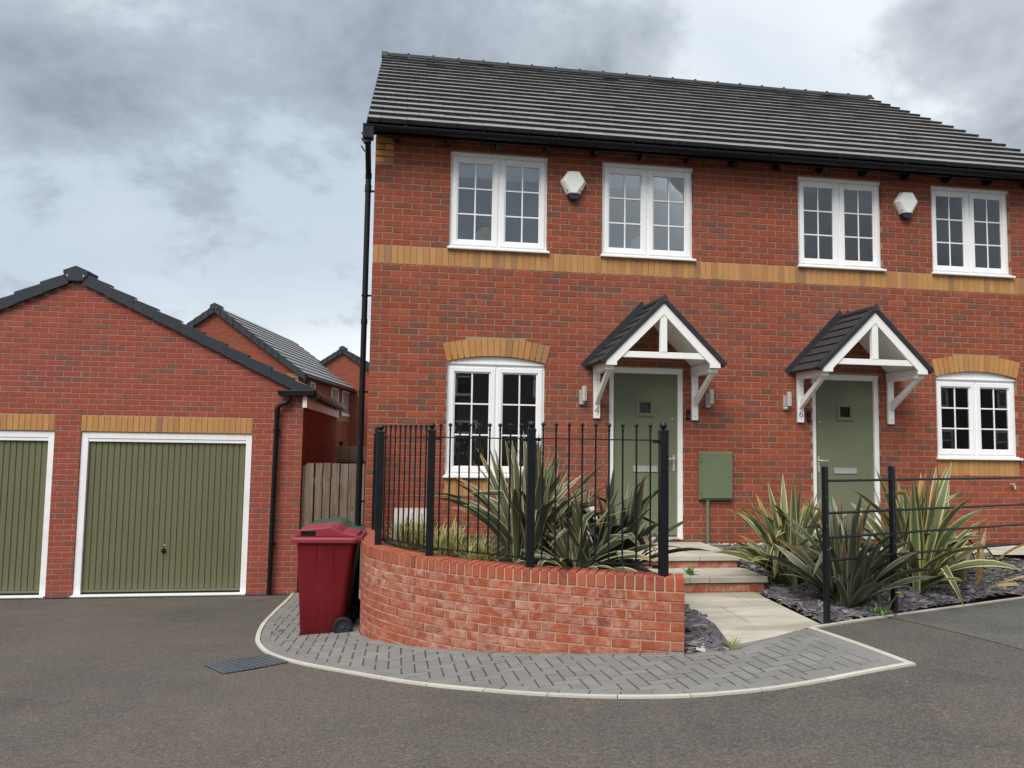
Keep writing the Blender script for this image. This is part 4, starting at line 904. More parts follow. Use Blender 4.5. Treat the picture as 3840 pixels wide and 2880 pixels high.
# ------------------------------------------------------------------ estate fence at right
ef = thing('estate_fence', 'low black metal fence with four horizontal rails beside the slate bed', 'fence', (4.0, -2.8, -.33))
E1, E2, E3 = Vector((3.99, -2.805, 0)), Vector((4.86, -2.465, 0)), Vector((9.8, -.50, 0)); tE = (E2-E1).normalized()
for p, w in ((E1, .042), (E2, .05), (E3, .05)):
    q = Vector((-tE.y, tE.x, 0)); Mx = Matrix.Translation(p)@Matrix((tE, q, Vector((0, 0, 1)))).transposed().to_4x4(); m = MB(); m.box(-w/2, w/2, -.02, .02, -.42, 1.005, 0, Mx); o = m.build('post', 'black_metal', ef, bevel=.003)
    for z in (.75, .5, .3): MB().lathe([(0, -.002), (.007, -.001), (.007, .002)], tuple(p+Vector((0, -.021, z))), 8, 'y').build('bolt', 'drain_grey', ef)
for z0, z1 in ((.883, .855), (.606, .56), (.398, .345), (.205, .13)):
    MB().tube([(E1.x, E1.y, z0), (E2.x, E2.y, z0-.004), (E3.x, E3.y, z1)], .0115, 10).build('rail', 'black_metal', ef)
# ------------------------------------------------------------------ steps and path
steps = thing('garden_steps', 'two pale concrete slab steps on red brick risers leading to door number 4', 'steps', (3.5, -.8, -.31))
def slab(x0, x1, y0, y1, zt, th, parent, name='slab', rot=0):
    o = MB().box(x0+.003, x1-.003, y0+.003, y1-.003, zt-th, zt).build(name, 'slab', parent, bevel=.004); return o
for (x0, x1, y0, y1) in [(2.70, 3.14, -1.07, -.62), (3.14, 3.59, -1.07, -.62), (3.59, 4.04, -1.07, -.62), (2.70, 3.36, -.62, -.005), (3.36, 4.04, -.62, -.30), (3.36, 4.04, -.30, -.005)]: slab(x0, x1, y0, y1, -.02+random.uniform(-.0015, .0015), .052, steps)
for (x0, x1) in [(2.70, 3.27), (3.27, 3.48), (3.48, 4.10)]: slab(x0, x1, -1.575, -1.022, -.152+random.uniform(-.0015, .0015), .058, steps)
for zt, y, x1, x0 in ((-.082, -1.045, 4.02, 2.72), (-.224, -1.55, 4.07, 2.72)):
    MB().box(x0, x1, y+.008, y+.3, zt-.16, zt-.001).build('riser_core', 'wall_mortar', steps); x = x1; i = 0
    while x > x0+.05:
        w = .215 if i or zt > -.1 else .16; o = obj('riser_brick', brick_mesh(w-.0, .065, .1, 'orange_brick'), steps); o.matrix_parent_inverse = Matrix.Translation(-Vector(steps['_o'])); o.location = (x-w/2, y, zt-.012-.0325); x -= w+.011; i += 1
PZ = lambda x, y: -.312-.022*max(0, (-1.5-y)/1.6)
path = MB(); path.add([(3.045, -1.5, -.345), (3.965, -1.5, -.345), (3.93, -2.84, -.36), (3.70, -2.93, -.362), (2.88, -3.33, -.365), (3.03, -2.0, -.35)], [(5, 4, 3, 2, 1, 0)]); po = struct(path.build('garden_path', 'joint_sand'))
def pslab(poly):
    m = MB(); n = len(poly); j = random.uniform(-.0015, .0015)
    c = np.mean(poly, axis=0); P = [((p[0]-c[0])*.986+c[0], (p[1]-c[1])*.986+c[1]) for p in poly]
    m.v = [(x, y, PZ(x, y)+j) for x, y in P]+[(x, y, PZ(x, y)-.045) for x, y in P]; m.f = [tuple(range(n))]+[(i, n+i, n+(i+1) % n, (i+1) % n) for i in range(n)]; m.r = [0]*len(m.f)
    me = m.build('slab', 'slab', po); return me
for P in [[(3.045, -2.10), (3.69, -2.10), (3.69, -1.49), (3.045, -1.49)], [(3.69, -2.10), (3.965, -2.10), (3.965, -1.49), (3.69, -1.49)], [(3.04, -2.70), (3.355, -2.70), (3.355, -2.10), (3.04, -2.10)], [(3.355, -2.70), (3.955, -2.70), (3.96, -2.10), (3.355, -2.10)], [(3.03, -2.71), (3.78, -2.88), (3.955, -2.84), (3.955, -2.70), (3.04, -2.70)], [(2.895, -3.315), (3.76, -2.93), (3.78, -2.88), (3.03, -2.71)]]:
    P = P if sum((P[(i+1) % len(P)][0]-P[i][0])*(P[(i+1) % len(P)][1]+P[i][1]) for i in range(len(P))) < 0 else P[::-1]; pslab(P)
sheet('side_path', [(6.6, -.95), (9.2, -1.15), (9.2, -.30), (5.4, -.30), (5.4, -.9)], 'slab', 0, .5, zf=lambda x, y: -.045)
# ------------------------------------------------------------------ slate beds
BED = [(4.0, -2.78), (9.3, -.66), (9.3, -.02), (4.05, -.02), (4.05, -1.05), (4.11, -1.1), (4.11, -1.58), (3.98, -1.62)]
def lineY(x): return -2.78+(x-4.0)*.40
_bt = _pch([0, .43, .54, .62, .9, 1], [-.325, -.30, -.21, -.13, -.06, -.045]); _bt2 = _pch([0, .4, .62, 1], [-.335, -.17, -.07, -.05])
def bz(x, y):
    t = min(1, max(0, (y-lineY(x))/max(.3, -lineY(x)))); k = min(1, max(0, (x-4.4)/.9)); return _bt(t)*(1-k)+_bt2(t if x < 5.6 else min(1, t*(1+.55*min(1, (x-5.6)/1.2))))*k+.008*math.sin(5*x+3*y)
sheet('flower_bed', BED, 'soil', -.012, .2, zf=bz)
BED2 = [(2.60, -3.185), (2.66, -3.0), (2.96, -1.95), (3.03, -1.98), (3.02, -2.70), (2.87, -3.315)]
sheet('flower_bed', BED2, 'soil', -.012, .15, zf=lambda x, y: -.405+.055*(y+3.25))
def chips(name, poly, zf, n, smin, smax, mat, label, extra_keep=None):
    V, F, Rr = [], [], []; xs = [p[0] for p in poly]; ys = [p[1] for p in poly]; cnt = 0
    while cnt < n:
        x, y = random.uniform(min(xs), max(xs)), random.uniform(min(ys), max(ys))
        if not pip((x, y), poly) or (extra_keep and not extra_keep(x, y)): continue
        cnt += 1; s = random.uniform(smin, smax)*(1.5 if random.random() < .08 else 1); k = random.choice((4, 5, 5, 6)); a0 = random.uniform(0, 6.28); el = random.uniform(.42, .8); th = s*random.uniform(.10, .22)
        P = []
        for i in range(k):
            a = a0+2*math.pi*(i+random.uniform(-.25, .25))/k; P.append((s*math.cos(a), s*el*math.sin(a)))
        ra = random.uniform(0, 6.28); c_, s_ = math.cos(ra), math.sin(ra); tx, ty = random.gauss(0, .24), random.gauss(0, .24); z = zf(x, y)+random.uniform(0, .022); b = len(V)
        for h in (0, th):
            for px_, py_ in P:
                f = 1 if h == 0 else .9; u, v = (px_*c_-py_*s_)*f, (px_*s_+py_*c_)*f; V.append((x+u, y+v, z+h+u*tx+v*ty))
        r = random.random(); F.append(tuple(range(b+k, b+2*k))); Rr.append(r)
        for i in range(k): F.append((b+i, b+(i+1) % k, b+k+(i+1) % k, b+k+i)); Rr.append(r)
    m = MB(); m.v, m.f, m.r = V, F, Rr; o = stuff(m.build(name, mat, rnd=True)); o['label'] = label; o['category'] = 'slate chips'; return o
chips('slate_chips', BED, bz, 12000, .022, .055, 'slate', 'purple-grey slate chippings covering the bed beside the path', lambda x, y: (y < -.22 or x > 5.4) and x < 8.9 and not (x > 5.4 and y > -.92))
chips('slate_chips', BED2, lambda x, y: -.40+.055*(y+3.25), 800, .024, .06, 'slate', 'small triangle of slate chippings between the curved wall and the path')
V = MB()
for i in range(650):
    x, y = random.uniform(4.05, 5.5), random.uniform(-.30, -.02)
    if x < 4.1 and y < -.2: continue
    s = random.uniform(.012, .024); el = random.uniform(.5, .8); ra = random.uniform(0, 6.28); pr = [(0, -.8), (.75, -.4), (1, .1), (.7, .6), (0, .8)]; k0 = len(V.v)
    for (rd, h) in pr:
        for j in range(6):
            a = 2*math.pi*j/6; u, v = s*rd*math.cos(a), s*rd*el*math.sin(a); V.v.append((x+u*math.cos(ra)-v*math.sin(ra), y+u*math.sin(ra)+v*math.cos(ra), -.062+random.uniform(0, .02)*0+.5*s*h*1.2+.01*(i % 3)))
    V.f += [(k0+a*6+j, k0+a*6+(j+1) % 6, k0+(a+1)*6+(j+1) % 6, k0+(a+1)*6+j) for a in range(4) for j in range(6)]; V.r += [random.random()]*24
o = stuff(V.build('pebbles', 'pebble', rnd=True, smooth=True)); o['label'] = 'strip of cream pebbles along the foot of the house wall'; o['category'] = 'pebbles'
# ------------------------------------------------------------------ wheelie bins
def wheelie(ox, oy, oz, rot, body, lid, label):
    t = thing('wheelie_bin', label, 'bin', (ox, oy, oz), 'wheelie bins beside the house'); t.rotation_euler = (0, 0, rot); t['_o'] = [0., 0., 0.]
    # local frame: x to the hinge side, y width (0 = centre), z up
    def ring(x0, x1, w, z, r, n=4):
        P = []
        for (cx, cy, a0) in ((x1-r, w-r, 0), (x0+r, w-r, 90), (x0+r, -w+r, 180), (x1-r, -w+r, 270)):
            for k in range(n+1): a = R(a0+90*k/n); P.append((cx+r*math.cos(a), cy+r*math.sin(a), z))
        return P
    def loft(rings, cap0=True, cap1=True):
        m = MB(); n = len(rings[0]); m.v = [p for q in rings for p in q]
        m.f = [(i*n+j, i*n+(j+1) % n, (i+1)*n+(j+1) % n, (i+1)*n+j) for i in range(len(rings)-1) for j in range(n)]
        if cap0: m.f.append(tuple(range(n))[::-1])
        if cap1: m.f.append(tuple(range((len(rings)-1)*n, len(rings)*n)))
        m.r = [0]*len(m.f); return m
    sz = 1.0
    rb = [ring(.012, .40, .205, .012, .04), ring(.0, .415, .215, .03, .05), ring(-.02, .46, .245, .45, .05), ring(-.045, .515, .268, .875, .05), ring(-.05, .52, .272, .925, .05), ring(-.07, .535, .288, .928, .055), ring(-.07, .535, .288, .955, .055)]
    bo = loft(rb).build('body', body, t, smooth=True, bevel=0)
    bo.data.polygons.foreach_set('use_smooth', [True]*len(bo.data.polygons))
    es = bo.modifiers.new('edge', 'EDGE_SPLIT'); es.split_angle = R(38)
    rbs = MB()
    for xf in (.13, .30):
        for sg in (-1, 1): rbs.add([(xf-.012, sg*.213, .10), (xf+.012, sg*.213, .10), (xf+.028, sg*.271, .90), (xf-.0, sg*.271, .90), (xf-.008, sg*(.213+.008), .10), (xf+.008, sg*(.213+.008), .10), (xf+.024, sg*(.271+.006), .90), (xf+.004, sg*(.271+.006), .90)], [(4, 5, 6, 7), (0, 4, 7, 3), (5, 1, 2, 6), (0, 1, 5, 4), (7, 6, 2, 3)] if sg < 0 else [(7, 6, 5, 4), (3, 7, 4, 0), (6, 2, 1, 5), (4, 5, 1, 0), (3, 2, 6, 7)])
    rbs.build('rib', body, t)
    rl = [ring(-.105, .56, .30, .935, .06), ring(-.108, .562, .302, .965, .06), ring(-.08, .545, .285, .985, .06)]
    l = loft(rl); lo = l.build('lid', lid, t, smooth=True); e = lo.modifiers.new('edge', 'EDGE_SPLIT'); e.split_angle = R(30)
    rd = [ring(-.075, .54, .28, .984, .06), ring(-.05, .50, .262, 1.01, .06)]; sh = loft(rd)
    sh = MB(); prof = [(-.07, .983), (-.035, 1.055), (.28, 1.085), (.33, 1.07), (.40, 1.03), (.545, 1.005), (.55, .983)]
    sh.prism(prof, 'y', -.24, .24); sh.build('lid_dome', lid, lo, bevel=.012)
    for sg in (-1, 1): MB().box(-.012, .135, sg*.2405-.003, sg*.2405+.003, .998, 1.048).build('lid_grip', 'black_plastic', lo, bevel=.008)
    hb = MB(); hb.tube([(.575, -.22, .965), (.575, .22, .965)], .016, 10)
    for sg in (-1, 1): hb.prism([(.50, .90), (.56, .93), (.605, .965), (.595, .995), (.55, .995), (.50, .985)], 'y', sg*.22-.02, sg*.22+.02)
    hb.build('handle_bar', lid, t, bevel=.004)
    ax = MB(); ax.tube([(.435, -.27, .10), (.435, .27, .10)], .011, 8); ax.build('axle', 'steel', t)
    for sg in (-1, 1):
        w = MB(); rr = .10; w.lathe([(.066, -.022), (rr-.012, -.024), (rr, -.014), (rr, .014), (rr-.012, .024), (.066, .022), (.066, -.022)], (.435, sg*.262, rr), 28, 'y'); wo = w.build('wheel', 'rubber', t, smooth=True); e = wo.modifiers.new('edge', 'EDGE_SPLIT'); e.split_angle = R(35)
        hbm = MB(); hbm.lathe([(.066, -.014), (.058, -.016), (.056, -.004), (.022, -.004), (.018, -.02), (0, -.022)], (.435, sg*.262, rr), 28, 'y') if sg < 0 else hbm.lathe([(.066, .014), (.058, .016), (.056, .004), (.022, .004), (.018, .02), (0, .022)], (.435, sg*.262, rr), 28, 'y')
        for k in range(8):
            a = 2*math.pi*k/8; Mx = Matrix.Translation((.435, sg*.262, rr))@Matrix.Rotation(a, 4, 'Y'); hbm.box(.018, .058, sg*.004-(.01 if sg < 0 else 0), sg*.004+(.01 if sg > 0 else 0), -.005, .005, 0, Mx)
        hbm.build('hub', 'wheel_plastic', wo)
    MB().box(.0, .06, -.2, .2, .0, .02).build('foot', 'black_plastic', t)
    return t
wheelie(-.560, -.735, gz(-.45, -.85), R(-3), 'bin_red', 'bin_lid_red', 'dark red wheelie bin with brighter red lid beside the curved wall')
wheelie(-.55, .10, gz(-.4, .1)-.015, R(2), 'bin_green', 'bin_green', 'green wheelie bin half hidden behind the red one').scale = (1, 1, 1.05)
# ------------------------------------------------------------------ drain grate in the drive
GC = [(-1.181, -2.147), (-.947, -2.51), (-.49, -2.235), (-.714, -1.836)]
t = thing('drain_grate', 'dark grey plastic grid drain cover set in the tarmac beside the curved kerb', 'drain', (-.84, -2.18, gz(-.84, -2.18)))
gP = lambda u, v: Vector((*[(1-u)*(1-v)*GC[0][i]+(1-u)*v*GC[1][i]+u*v*GC[2][i]+u*(1-v)*GC[3][i] for i in (0, 1)], 0))
def gpiece(u0, u1, v0, v1, z0, z1, name, mat):
    m = MB(); c = [gP(u0, v0), gP(u0, v1), gP(u1, v1), gP(u1, v0)]; m.v = [(p.x, p.y, gz(p.x, p.y)+z0) for p in c]+[(p.x, p.y, gz(p.x, p.y)+z1) for p in c]; m.f = [(4, 5, 6, 7), (0, 1, 5, 4), (1, 2, 6, 5), (2, 3, 7, 6), (3, 0, 4, 7)]; m.r = [0]*5; return m.build(name, mat, t)
gpiece(0, 1, 0, 1, -.02, .004, 'frame', 'black_plastic')
for i in range(12): gpiece((i+.0)/12+.004, (i+1)/12-.018, .01, .99, .0045, .012, 'slat', 'drain_grey')
for j in range(7): gpiece(.005, .995, (j+.1)/7, (j+.32)/7, .0046, .0145, 'crossbar', 'drain_grey')
# grey gas meter boxes in the planter
def gas_box(cx, z0, w, h, label):
    t = thing('gas_box', label, 'gas box', (cx, -.1, z0)); MB().prism([(-.004, z0-.15), (-.25, z0-.15), (-.25, z0+h*.55), (-.20, z0+h*.85), (-.10, z0+h), (-.004, z0+h+.02)], 'x', cx-w/2, cx+w/2).build('lid', 'grey_box', t, bevel=.015)
    MB().lathe([(0, -.004), (.012, -.003), (.012, .003)], (cx, -.252, z0+h*.45), 10, 'y').build('lock', 'drain_grey', t)
gas_box(.53, .06, .42, .31, 'pale grey semi-sunk gas meter box at the wall behind the ornamental grass'); gas_box(2.58, .12, .20, .30, 'small pale grey box at the wall between the flax and door number 4')

# ------------------------------------------------------------------ plants
def strap_leaf(base, az, L_, W, e0, bend, twist=0.0, seg=9, fold=.3, kink=None):
    m = MB(); ac, al = [], []; p = Vector(base); e = e0; ds = L_/seg
    for i in range(seg+1):
        t = i/seg; e = e0-bend*t**1.6-(kink[1] if kink and t > kink[0] else 0)
        d = Vector((math.cos(az)*math.cos(e), math.sin(az)*math.cos(e), math.sin(e))); sd_ = Vector((-math.sin(az), math.cos(az), 0)); nn = sd_.cross(d)*-1
        tw = twist*t; sdr = sd_*math.cos(tw)+nn*math.sin(tw); nr = nn*math.cos(tw)-sd_*math.sin(tw)
        w = W*min(1, .55+1.1*t)*max(.03, (1-max(0, (t-.45)/.55)**2.2)); f = fold*(1-.6*t)
        m.v += [tuple(p-sdr*w/2+nr*f*w*.5), tuple(p-sdr*w*.38+nr*f*w*.38), tuple(p), tuple(p+sdr*w*.38+nr*f*w*.38), tuple(p+sdr*w/2+nr*f*w*.5)]; ac += [1, .72, 0, .72, 1]; al += [t]*5
        p = p+d*ds
    for i in range(seg):
        for j in range(4): k = i*5+j; m.f.append((k, k+1, k+6, k+5))
    m.r = [0]*len(m.f); m.a = {'across': ac, 'along': al}; return m
def flax(name, label, base, n, Lr, Wr, mat, seed, lean=(0, 0), spread=1.0, elo=45, ehi=88, zf=None, drop=.2, mats=None, az_bias=None):
    rs = random.getstate(); random.seed(seed); t = thing(name, label, 'plant', base, 'flax plants')
    nf = max(4, n//8)
    fans = [(base[0]+random.gauss(0, .06*spread), base[1]+random.gauss(0, .055*spread), random.uniform(0, math.pi)) for _ in range(nf)]
    for i in range(n):
        fx, fy, fa = fans[i % nf]; side_ = random.choice((-1, 1)); k = random.random()
        az = fa+(0 if side_ > 0 else math.pi)+random.gauss(0, .45); inner = k < .45
        e0 = R(random.uniform(74, ehi) if inner else random.uniform(elo, 76)); L_ = random.uniform(*Lr)*(1 if inner else .92); bend = random.uniform(.03, .35) if inner else random.uniform(.3, 1.25)
        kink = None
        if random.random() < drop: kink = (random.uniform(.5, .8), random.uniform(.6, 1.6))
        az2 = math.atan2(math.sin(az)+lean[1], math.cos(az)+lean[0]); mm = mat if mats is None else random.choice(mats)
        b = (fx+.03*math.cos(az), fy+.03*math.sin(az), base[2]-.03 if zf is None else zf(fx, fy)-.03)
        strap_leaf(b, az2, L_, random.uniform(*Wr), e0, bend, random.gauss(0, .9), fold=random.uniform(.15, .5), kink=kink).build('leaf', mm, t, smooth=True)
    random.setstate(rs); return t
flax('flax_plant', 'large variegated flax with cream edged sword leaves behind the railing', (1.58, -1.72, .06), 105, (.80, 1.28), (.07, .105), 'flax_leaf', 21, (-.05, -.1), 1.8, 50, 88, drop=.10)
flax('flax_plant', 'drooping cream edged flax leaning over the wall behind the right railing panel', (2.0, -2.2, .05), 44, (.55, .90), (.065, .095), 'flax_leaf', 5, (.15, -.35), 1.2, 18, 80, drop=.35)
flax('flax_plant', 'dark bronze flax between the railing and door number 4', (2.45, -1.95, .02), 70, (.65, 1.05), (.05, .08), 'flax_leaf_dark', 9, (.12, -.05), 1.3, 30, 85)
flax('flax_plant', 'bright variegated flax growing beside the steps left of door number 6', (4.46, -1.35, -.26), 76, (.8, 1.22), (.065, .095), 'flax_leaf_bright', 31, (-.25, -.1), 1.2, 35, 86, drop=.2)
flax('flax_plant', 'dark green flax growing through the gap of the low black fence', (4.52, -2.22, -.33), 90, (.7, 1.15), (.065, .10), 'flax_leaf_dark', 14, (0, -.05), 1.4, 42, 88, drop=.16)
flax('flax_plant', 'tall striped flax behind the low black fence at right', (5.72, -1.70, -.30), 92, (.9, 1.45), (.068, .112), 'flax_leaf_bright', 44, (.12, -.05), 1.6, 30, 88, drop=.2)
flax('flax_plant', 'withered flax leaves lying over the slate at the right edge', (6.35, -1.62, -.28), 16, (.6, 1.1), (.02, .045), 'dead_leaf', 77, (-.2, -.5), 1.5, 2, 18, drop=.3)
# ornamental grass in the planter
def tuft(name, label, base, n, Lr, W, mat, seed, elo=35, ehi=88, rad=.12, cat='grass', seg=5, bend=(.3, 1.5), n_obj=None, group=None):
    rs = random.getstate(); random.seed(seed); M1 = MB(); ac, al = [], []
    for i in range(n):
        a = random.uniform(0, 6.28); rr = rad*math.sqrt(random.random()); b = (base[0]+rr*math.cos(a), base[1]+rr*math.sin(a), base[2]-.01)
        m = strap_leaf(b, random.uniform(0, 6.28), random.uniform(*Lr), W*random.uniform(.7, 1.3), R(random.uniform(elo, ehi)), random.uniform(*bend), 0, seg, .2); M1.add(m.v, m.f); ac += m.a['across']; al += m.a['along']
    M1.a = {'across': ac, 'along': al}; o = M1.build(name, mat, smooth=True); random.setstate(rs)
    tag(o, label, cat, group); return o
tuft('ornamental_grass', 'yellow-green ornamental grass clump in front of the grey gas box', (.52, -.78, .06), 340, (.25, .46), .007, 'sedge_leaf', 3, 30, 88, .15)
tuft('ornamental_grass', 'yellow-green ornamental grass clump at the planter edge behind the second railing post', (.85, -1.35, .06), 320, (.22, .42), .007, 'sedge_leaf', 4, 25, 88, .17)
tuft('ornamental_grass', 'low yellow-green grass clump left of the large variegated flax', (1.12, -1.72, .06), 220, (.18, .34), .007, 'sedge_leaf', 6, 20, 85, .16)
tuft('weed_plant', 'small green weed growing from the crack in the upper step', (3.33, -1.42, -.14), 26, (.05, .12), .022, 'weed_leaf', 8, 20, 85, .03, 'weed')
tuft('weed_plant', 'tuft of dry grass at the corner of the path by the block paving', (2.93, -3.28, -.345), 34, (.05, .12), .006, 'sedge_leaf', 10, 30, 85, .05, 'weed')
tuft('weed_plant', 'green weeds below the fence rails beside the yellow dandelion', (4.68, -2.48, -.33), 60, (.06, .15), .018, 'weed_leaf', 11, 8, 75, .10, 'weed')
tuft('weed_plant', 'small green weed among slate chips beside the meter box conduit', (4.42, -.9, -.17), 34, (.06, .14), .014, 'weed_leaf', 12, 25, 85, .06, 'weed')
tuft('weed_plant', 'green weed at the foot of the tall striped flax', (5.38, -1.98, -.33), 60, (.06, .16), .012, 'weed_leaf', 13, 10, 80, .12, 'weed')
tuft('weed_plant', 'tiny brown weed at the foot of the garage corner', (-1.10, 2.26, gz(-1.1, 2.2)), 14, (.05, .14), .008, 'sedge_leaf', 15, 40, 88, .03, 'weed')
d = thing('dandelion', 'yellow dandelion flower on a stalk by the second fence post', 'flower', (4.80, -2.50, -.33)); MB().tube([(4.74, -2.52, -.34), (4.80, -2.51, -.22), (4.86, -2.52, -.14)], .0035, 6).build('stalk', 'weed_leaf', d); MB().lathe([(0, -.006), (.016, -.002), (.027, .006), (.02, .012), (0, .014)], (4.86, -2.52, -.135), 12).build('flower_head', 'dandelion', d)
# ------------------------------------------------------------------ timber gate and fence
gate = thing('timber_gate', 'weathered grey-brown vertical board gate between the garage and the house', 'gate', (-.5, 2.42, -1.04))
x = -1.005; i = 0
while x < -.03:
    w = random.uniform(.092, .108) if i else .045; zt = .80+random.uniform(-.006, .006)-(.035 if i == 0 else .02 if i == 1 else 0)
    if i == 1: w = .018
    MB().box(x, min(x+w, -.012), 2.40+(0 if i % 2 else -.006), 2.42, -1.06, zt).build('board', 'timber', gate); x += w+(random.uniform(.010, .026) if i > 1 else .001); i += 1
for z in (-.75, -.1, .55): MB().box(-1.0, -.012, 2.4205, 2.46, z-.045, z+.045).build('cross_rail', 'timber', gate)
f2 = thing('timber_fence', 'paler board fence further back beyond the timber gate', 'fence', (-.5, 8.9, -1.0))
x = -1.06; i = 0
while x < .0:
    MB().box(x, x+.098, 8.90+.006*(i % 2), 8.92, -1.1, .965+random.uniform(-.006, .006)).build('board', 'timber', f2); x += .102; i += 1
MB().box(-1.06, .0, 8.86, 8.899, .60, .665).build('cross_rail', 'timber', f2)
sheet('lawn', [(-1.0, 2.6), (0, 2.6), (0, 8.85), (-1.0, 8.85)], 'lawn_grass', .01, .5)
# ------------------------------------------------------------------ houses behind
def far_house(name, label, N, th, half, length, eave, ridge, zg, windows=(), band=None, extra=None, bricks_gable=True):
    t = thing(name, label, 'house', (N[0], N[1], zg), 'red brick houses behind the garage')
    S = Vector((math.sin(th), math.cos(th), 0)); G = Vector((-math.cos(th), math.sin(th), 0))   # S along the side away from us, G across the gable to the left
    P = lambda g, s, z: Vector((N[0], N[1], 0))+G*g+S*s+Vector((0, 0, z))
    w = MB(); w.add([P(0, 0, zg), P(2*half, 0, zg), P(2*half, 0, eave), P(half, 0, ridge), P(0, 0, eave), P(0, length, zg), P(0, length, eave), P(2*half, length, zg), P(2*half, length, eave), P(half, length, ridge)], [(1, 0, 4, 3, 2), (0, 5, 6, 4), (7, 1, 2, 8), (5, 7, 8, 9, 6)]); wo = w.build('wall', 'mortar', t)
    sl_ = (ridge-eave)/half; bm = MB()
    def put(u0, u1, z0, z1, f, r): bm.add([f(u0, z0, 0), f(u1, z0, 0), f(u1, z1, 0), f(u0, z1, 0), f(u0, z0, 1), f(u1, z0, 1), f(u1, z1, 1), f(u0, z1, 1)], [(0, 1, 2, 3), (4, 5, 1, 0), (6, 7, 3, 2), (5, 6, 2, 1), (7, 4, 0, 3)], r)
    def gf(u, z, k): return tuple(P(2*half-u, -.008+.01*k, z))
    cutl = lambda zc: (-9, (zc-eave)/sl_+.02, eave, 99); cutr = lambda zc: (2*half-(zc-eave)/sl_-.02, 99, eave, 99)
    nz = int((ridge-zg)/.075)
    for a, b, c, d in courses(0, 2*half, ridge-.02, nz, True, [cutl, cutr]):
        if c > -.6: put(a, b, c, d, gf, random.random())
    def sf(u, z, k): p = P(0, u, z); return tuple(p-G*(.008-.01*k))
    for a, b, c, d in courses(0, length, eave, int((eave-zg)/.075), True, [(x0, x1, z0, z1) for x0, x1, z0, z1, *_ in windows]):
        if c > -.6: put(a, b, c, d, sf, random.random())
    stuff(bm.build('bricks', 'red_brick', wo, rnd=True))
    rf = MB(); ov = .28
    for sg in (0, 1):
        e0, r0_, e1, r1_ = [P(half+(half+ov)*(1 if sg else -1), s_, eave-ov*sl_+.06) if q == 0 else P(half, s_, ridge+.06) for s_ in (-.12, length+.12) for q in (0, 1)]
        k0 = rf.add([e0, r0_, r1_, e1], [(0, 1, 2, 3) if sg == 0 else (3, 2, 1, 0)])
    ro = rf.build('roof', 'roof_edge', t)
    # tile courses as stepped strips
    n = 12
    for k in range(n):
        f0, f1 = k/n, (k+1)/n; m = MB(); g0 = -ov+(half+ov)*f0; g1 = -ov+(half+ov)*f1+.03; z0 = eave-ov*sl_+.08+(ridge-eave+ov*sl_)*f0; z1 = eave-ov*sl_+.06+(ridge-eave+ov*sl_)*(f1+.02)
        m.add([P(g0, -.13, z0-.04), P(g0, length+.13, z0-.04), P(g0, length+.13, z0+.055), P(g0, -.13, z0+.055), P(g1, -.13, z1), P(g1, length+.13, z1)], [(0, 1, 2, 3), (3, 2, 5, 4)]); tco = m.build('tile_course', 'roof_tile', ro); tco.data.materials.append(M['tile_edge_shade_moss']); tco.data.polygons[0].material_index = 1  # front lip of each course takes the painted edge shade
    nv = 14
    for sg in (0, 1):
        for k in range(nv):
            f0, f1 = k/nv, (k+1)/nv+.012; A = lambda f, dz: P(half+(half+ov)*(1-f)*(1 if sg else -1), -.16, eave-ov*sl_+(ridge-eave+ov*sl_)*f+dz); B_ = lambda f, dz: A(f, dz)+S*.12
            m = MB(); m.add([A(f0, -.16), A(f1, -.17), A(f1, .10), A(f0, .13), B_(f0, -.16), B_(f1, -.17), B_(f1, .10), B_(f0, .13)], [(0, 1, 2, 3), (3, 2, 6, 7), (1, 0, 4, 5), (0, 3, 7, 4), (2, 1, 5, 6)]); m.build('verge_cap', 'verge_plastic', ro)
    m = MB(); c = [P(half-.18, -.18, ridge-.05), P(half+.18, -.18, ridge-.05), P(half+.17, -.18, ridge+.11), P(half, -.18, ridge+.2), P(half-.17, -.18, ridge+.11)]; m.add(c+[p+S*.5 for p in c], [(4, 3, 2, 1, 0), (0, 1, 6, 5), (1, 2, 7, 6), (2, 3, 8, 7), (3, 4, 9, 8), (4, 0, 5, 9)]); m.build('ridge_cap', 'verge_plastic', ro)
    m = MB(); m.tube([P(-ov-.05, -.1, eave-ov*sl_), P(-ov-.05, length+.1, eave-ov*sl_)], .06, 8); m.build('gutter', 'black_plastic', t)
    m = MB(); m.tube([P(-ov-.05, .15, eave-ov*sl_), P(-ov-.05, .15, eave-.35), P(-.06, .15, eave-.65), P(-.06, .15, zg)], .034, 8); m.build('downpipe', 'black_plastic', t)
    for x0, x1, z0, z1, rows in windows:
        def bx(a, b, c, d, o0, o1, nm, mt, par):
            m = MB(); v = [P(0, u, z)-G*o for o in (o1, o0) for u, z in ((a, c), (b, c), (b, d), (a, d))]; m.add(v, [(0, 1, 2, 3), (4, 7, 6, 5), (0, 4, 5, 1), (1, 5, 6, 2), (2, 6, 7, 3), (3, 7, 4, 0)]); return m.build(nm, mt, par)
        fr = bx(x0, x1, z0-.05, z0+.03, -.05, .05, 'window', 'white_upvc', t)
        for (a, b, c, d) in ((x0, x0+.09, z0, z1), (x1-.09, x1, z0, z1), (x0+.09, x1-.09, z1-.09, z1), (x0+.09, x1-.09, z0+.03, z0+.1)): bx(a, b, c, d, -.05, .02, 'frame', 'white_upvc', fr)
        bx(x0+.09, x1-.09, z0+.1, z1-.09, -.05, -.02, 'pane', 'far_glass', fr)
    if band:
        for i in range(int(length/.075)):
            a = i*.075; m = MB(); m.add([sf(a, band, -.3), sf(a+.065, band, -.3), sf(a+.065, band+.215, -.3), sf(a, band+.215, -.3)], [(0, 1, 2, 3)]); m.build('soldier_brick', 'yellow_brick', wo)
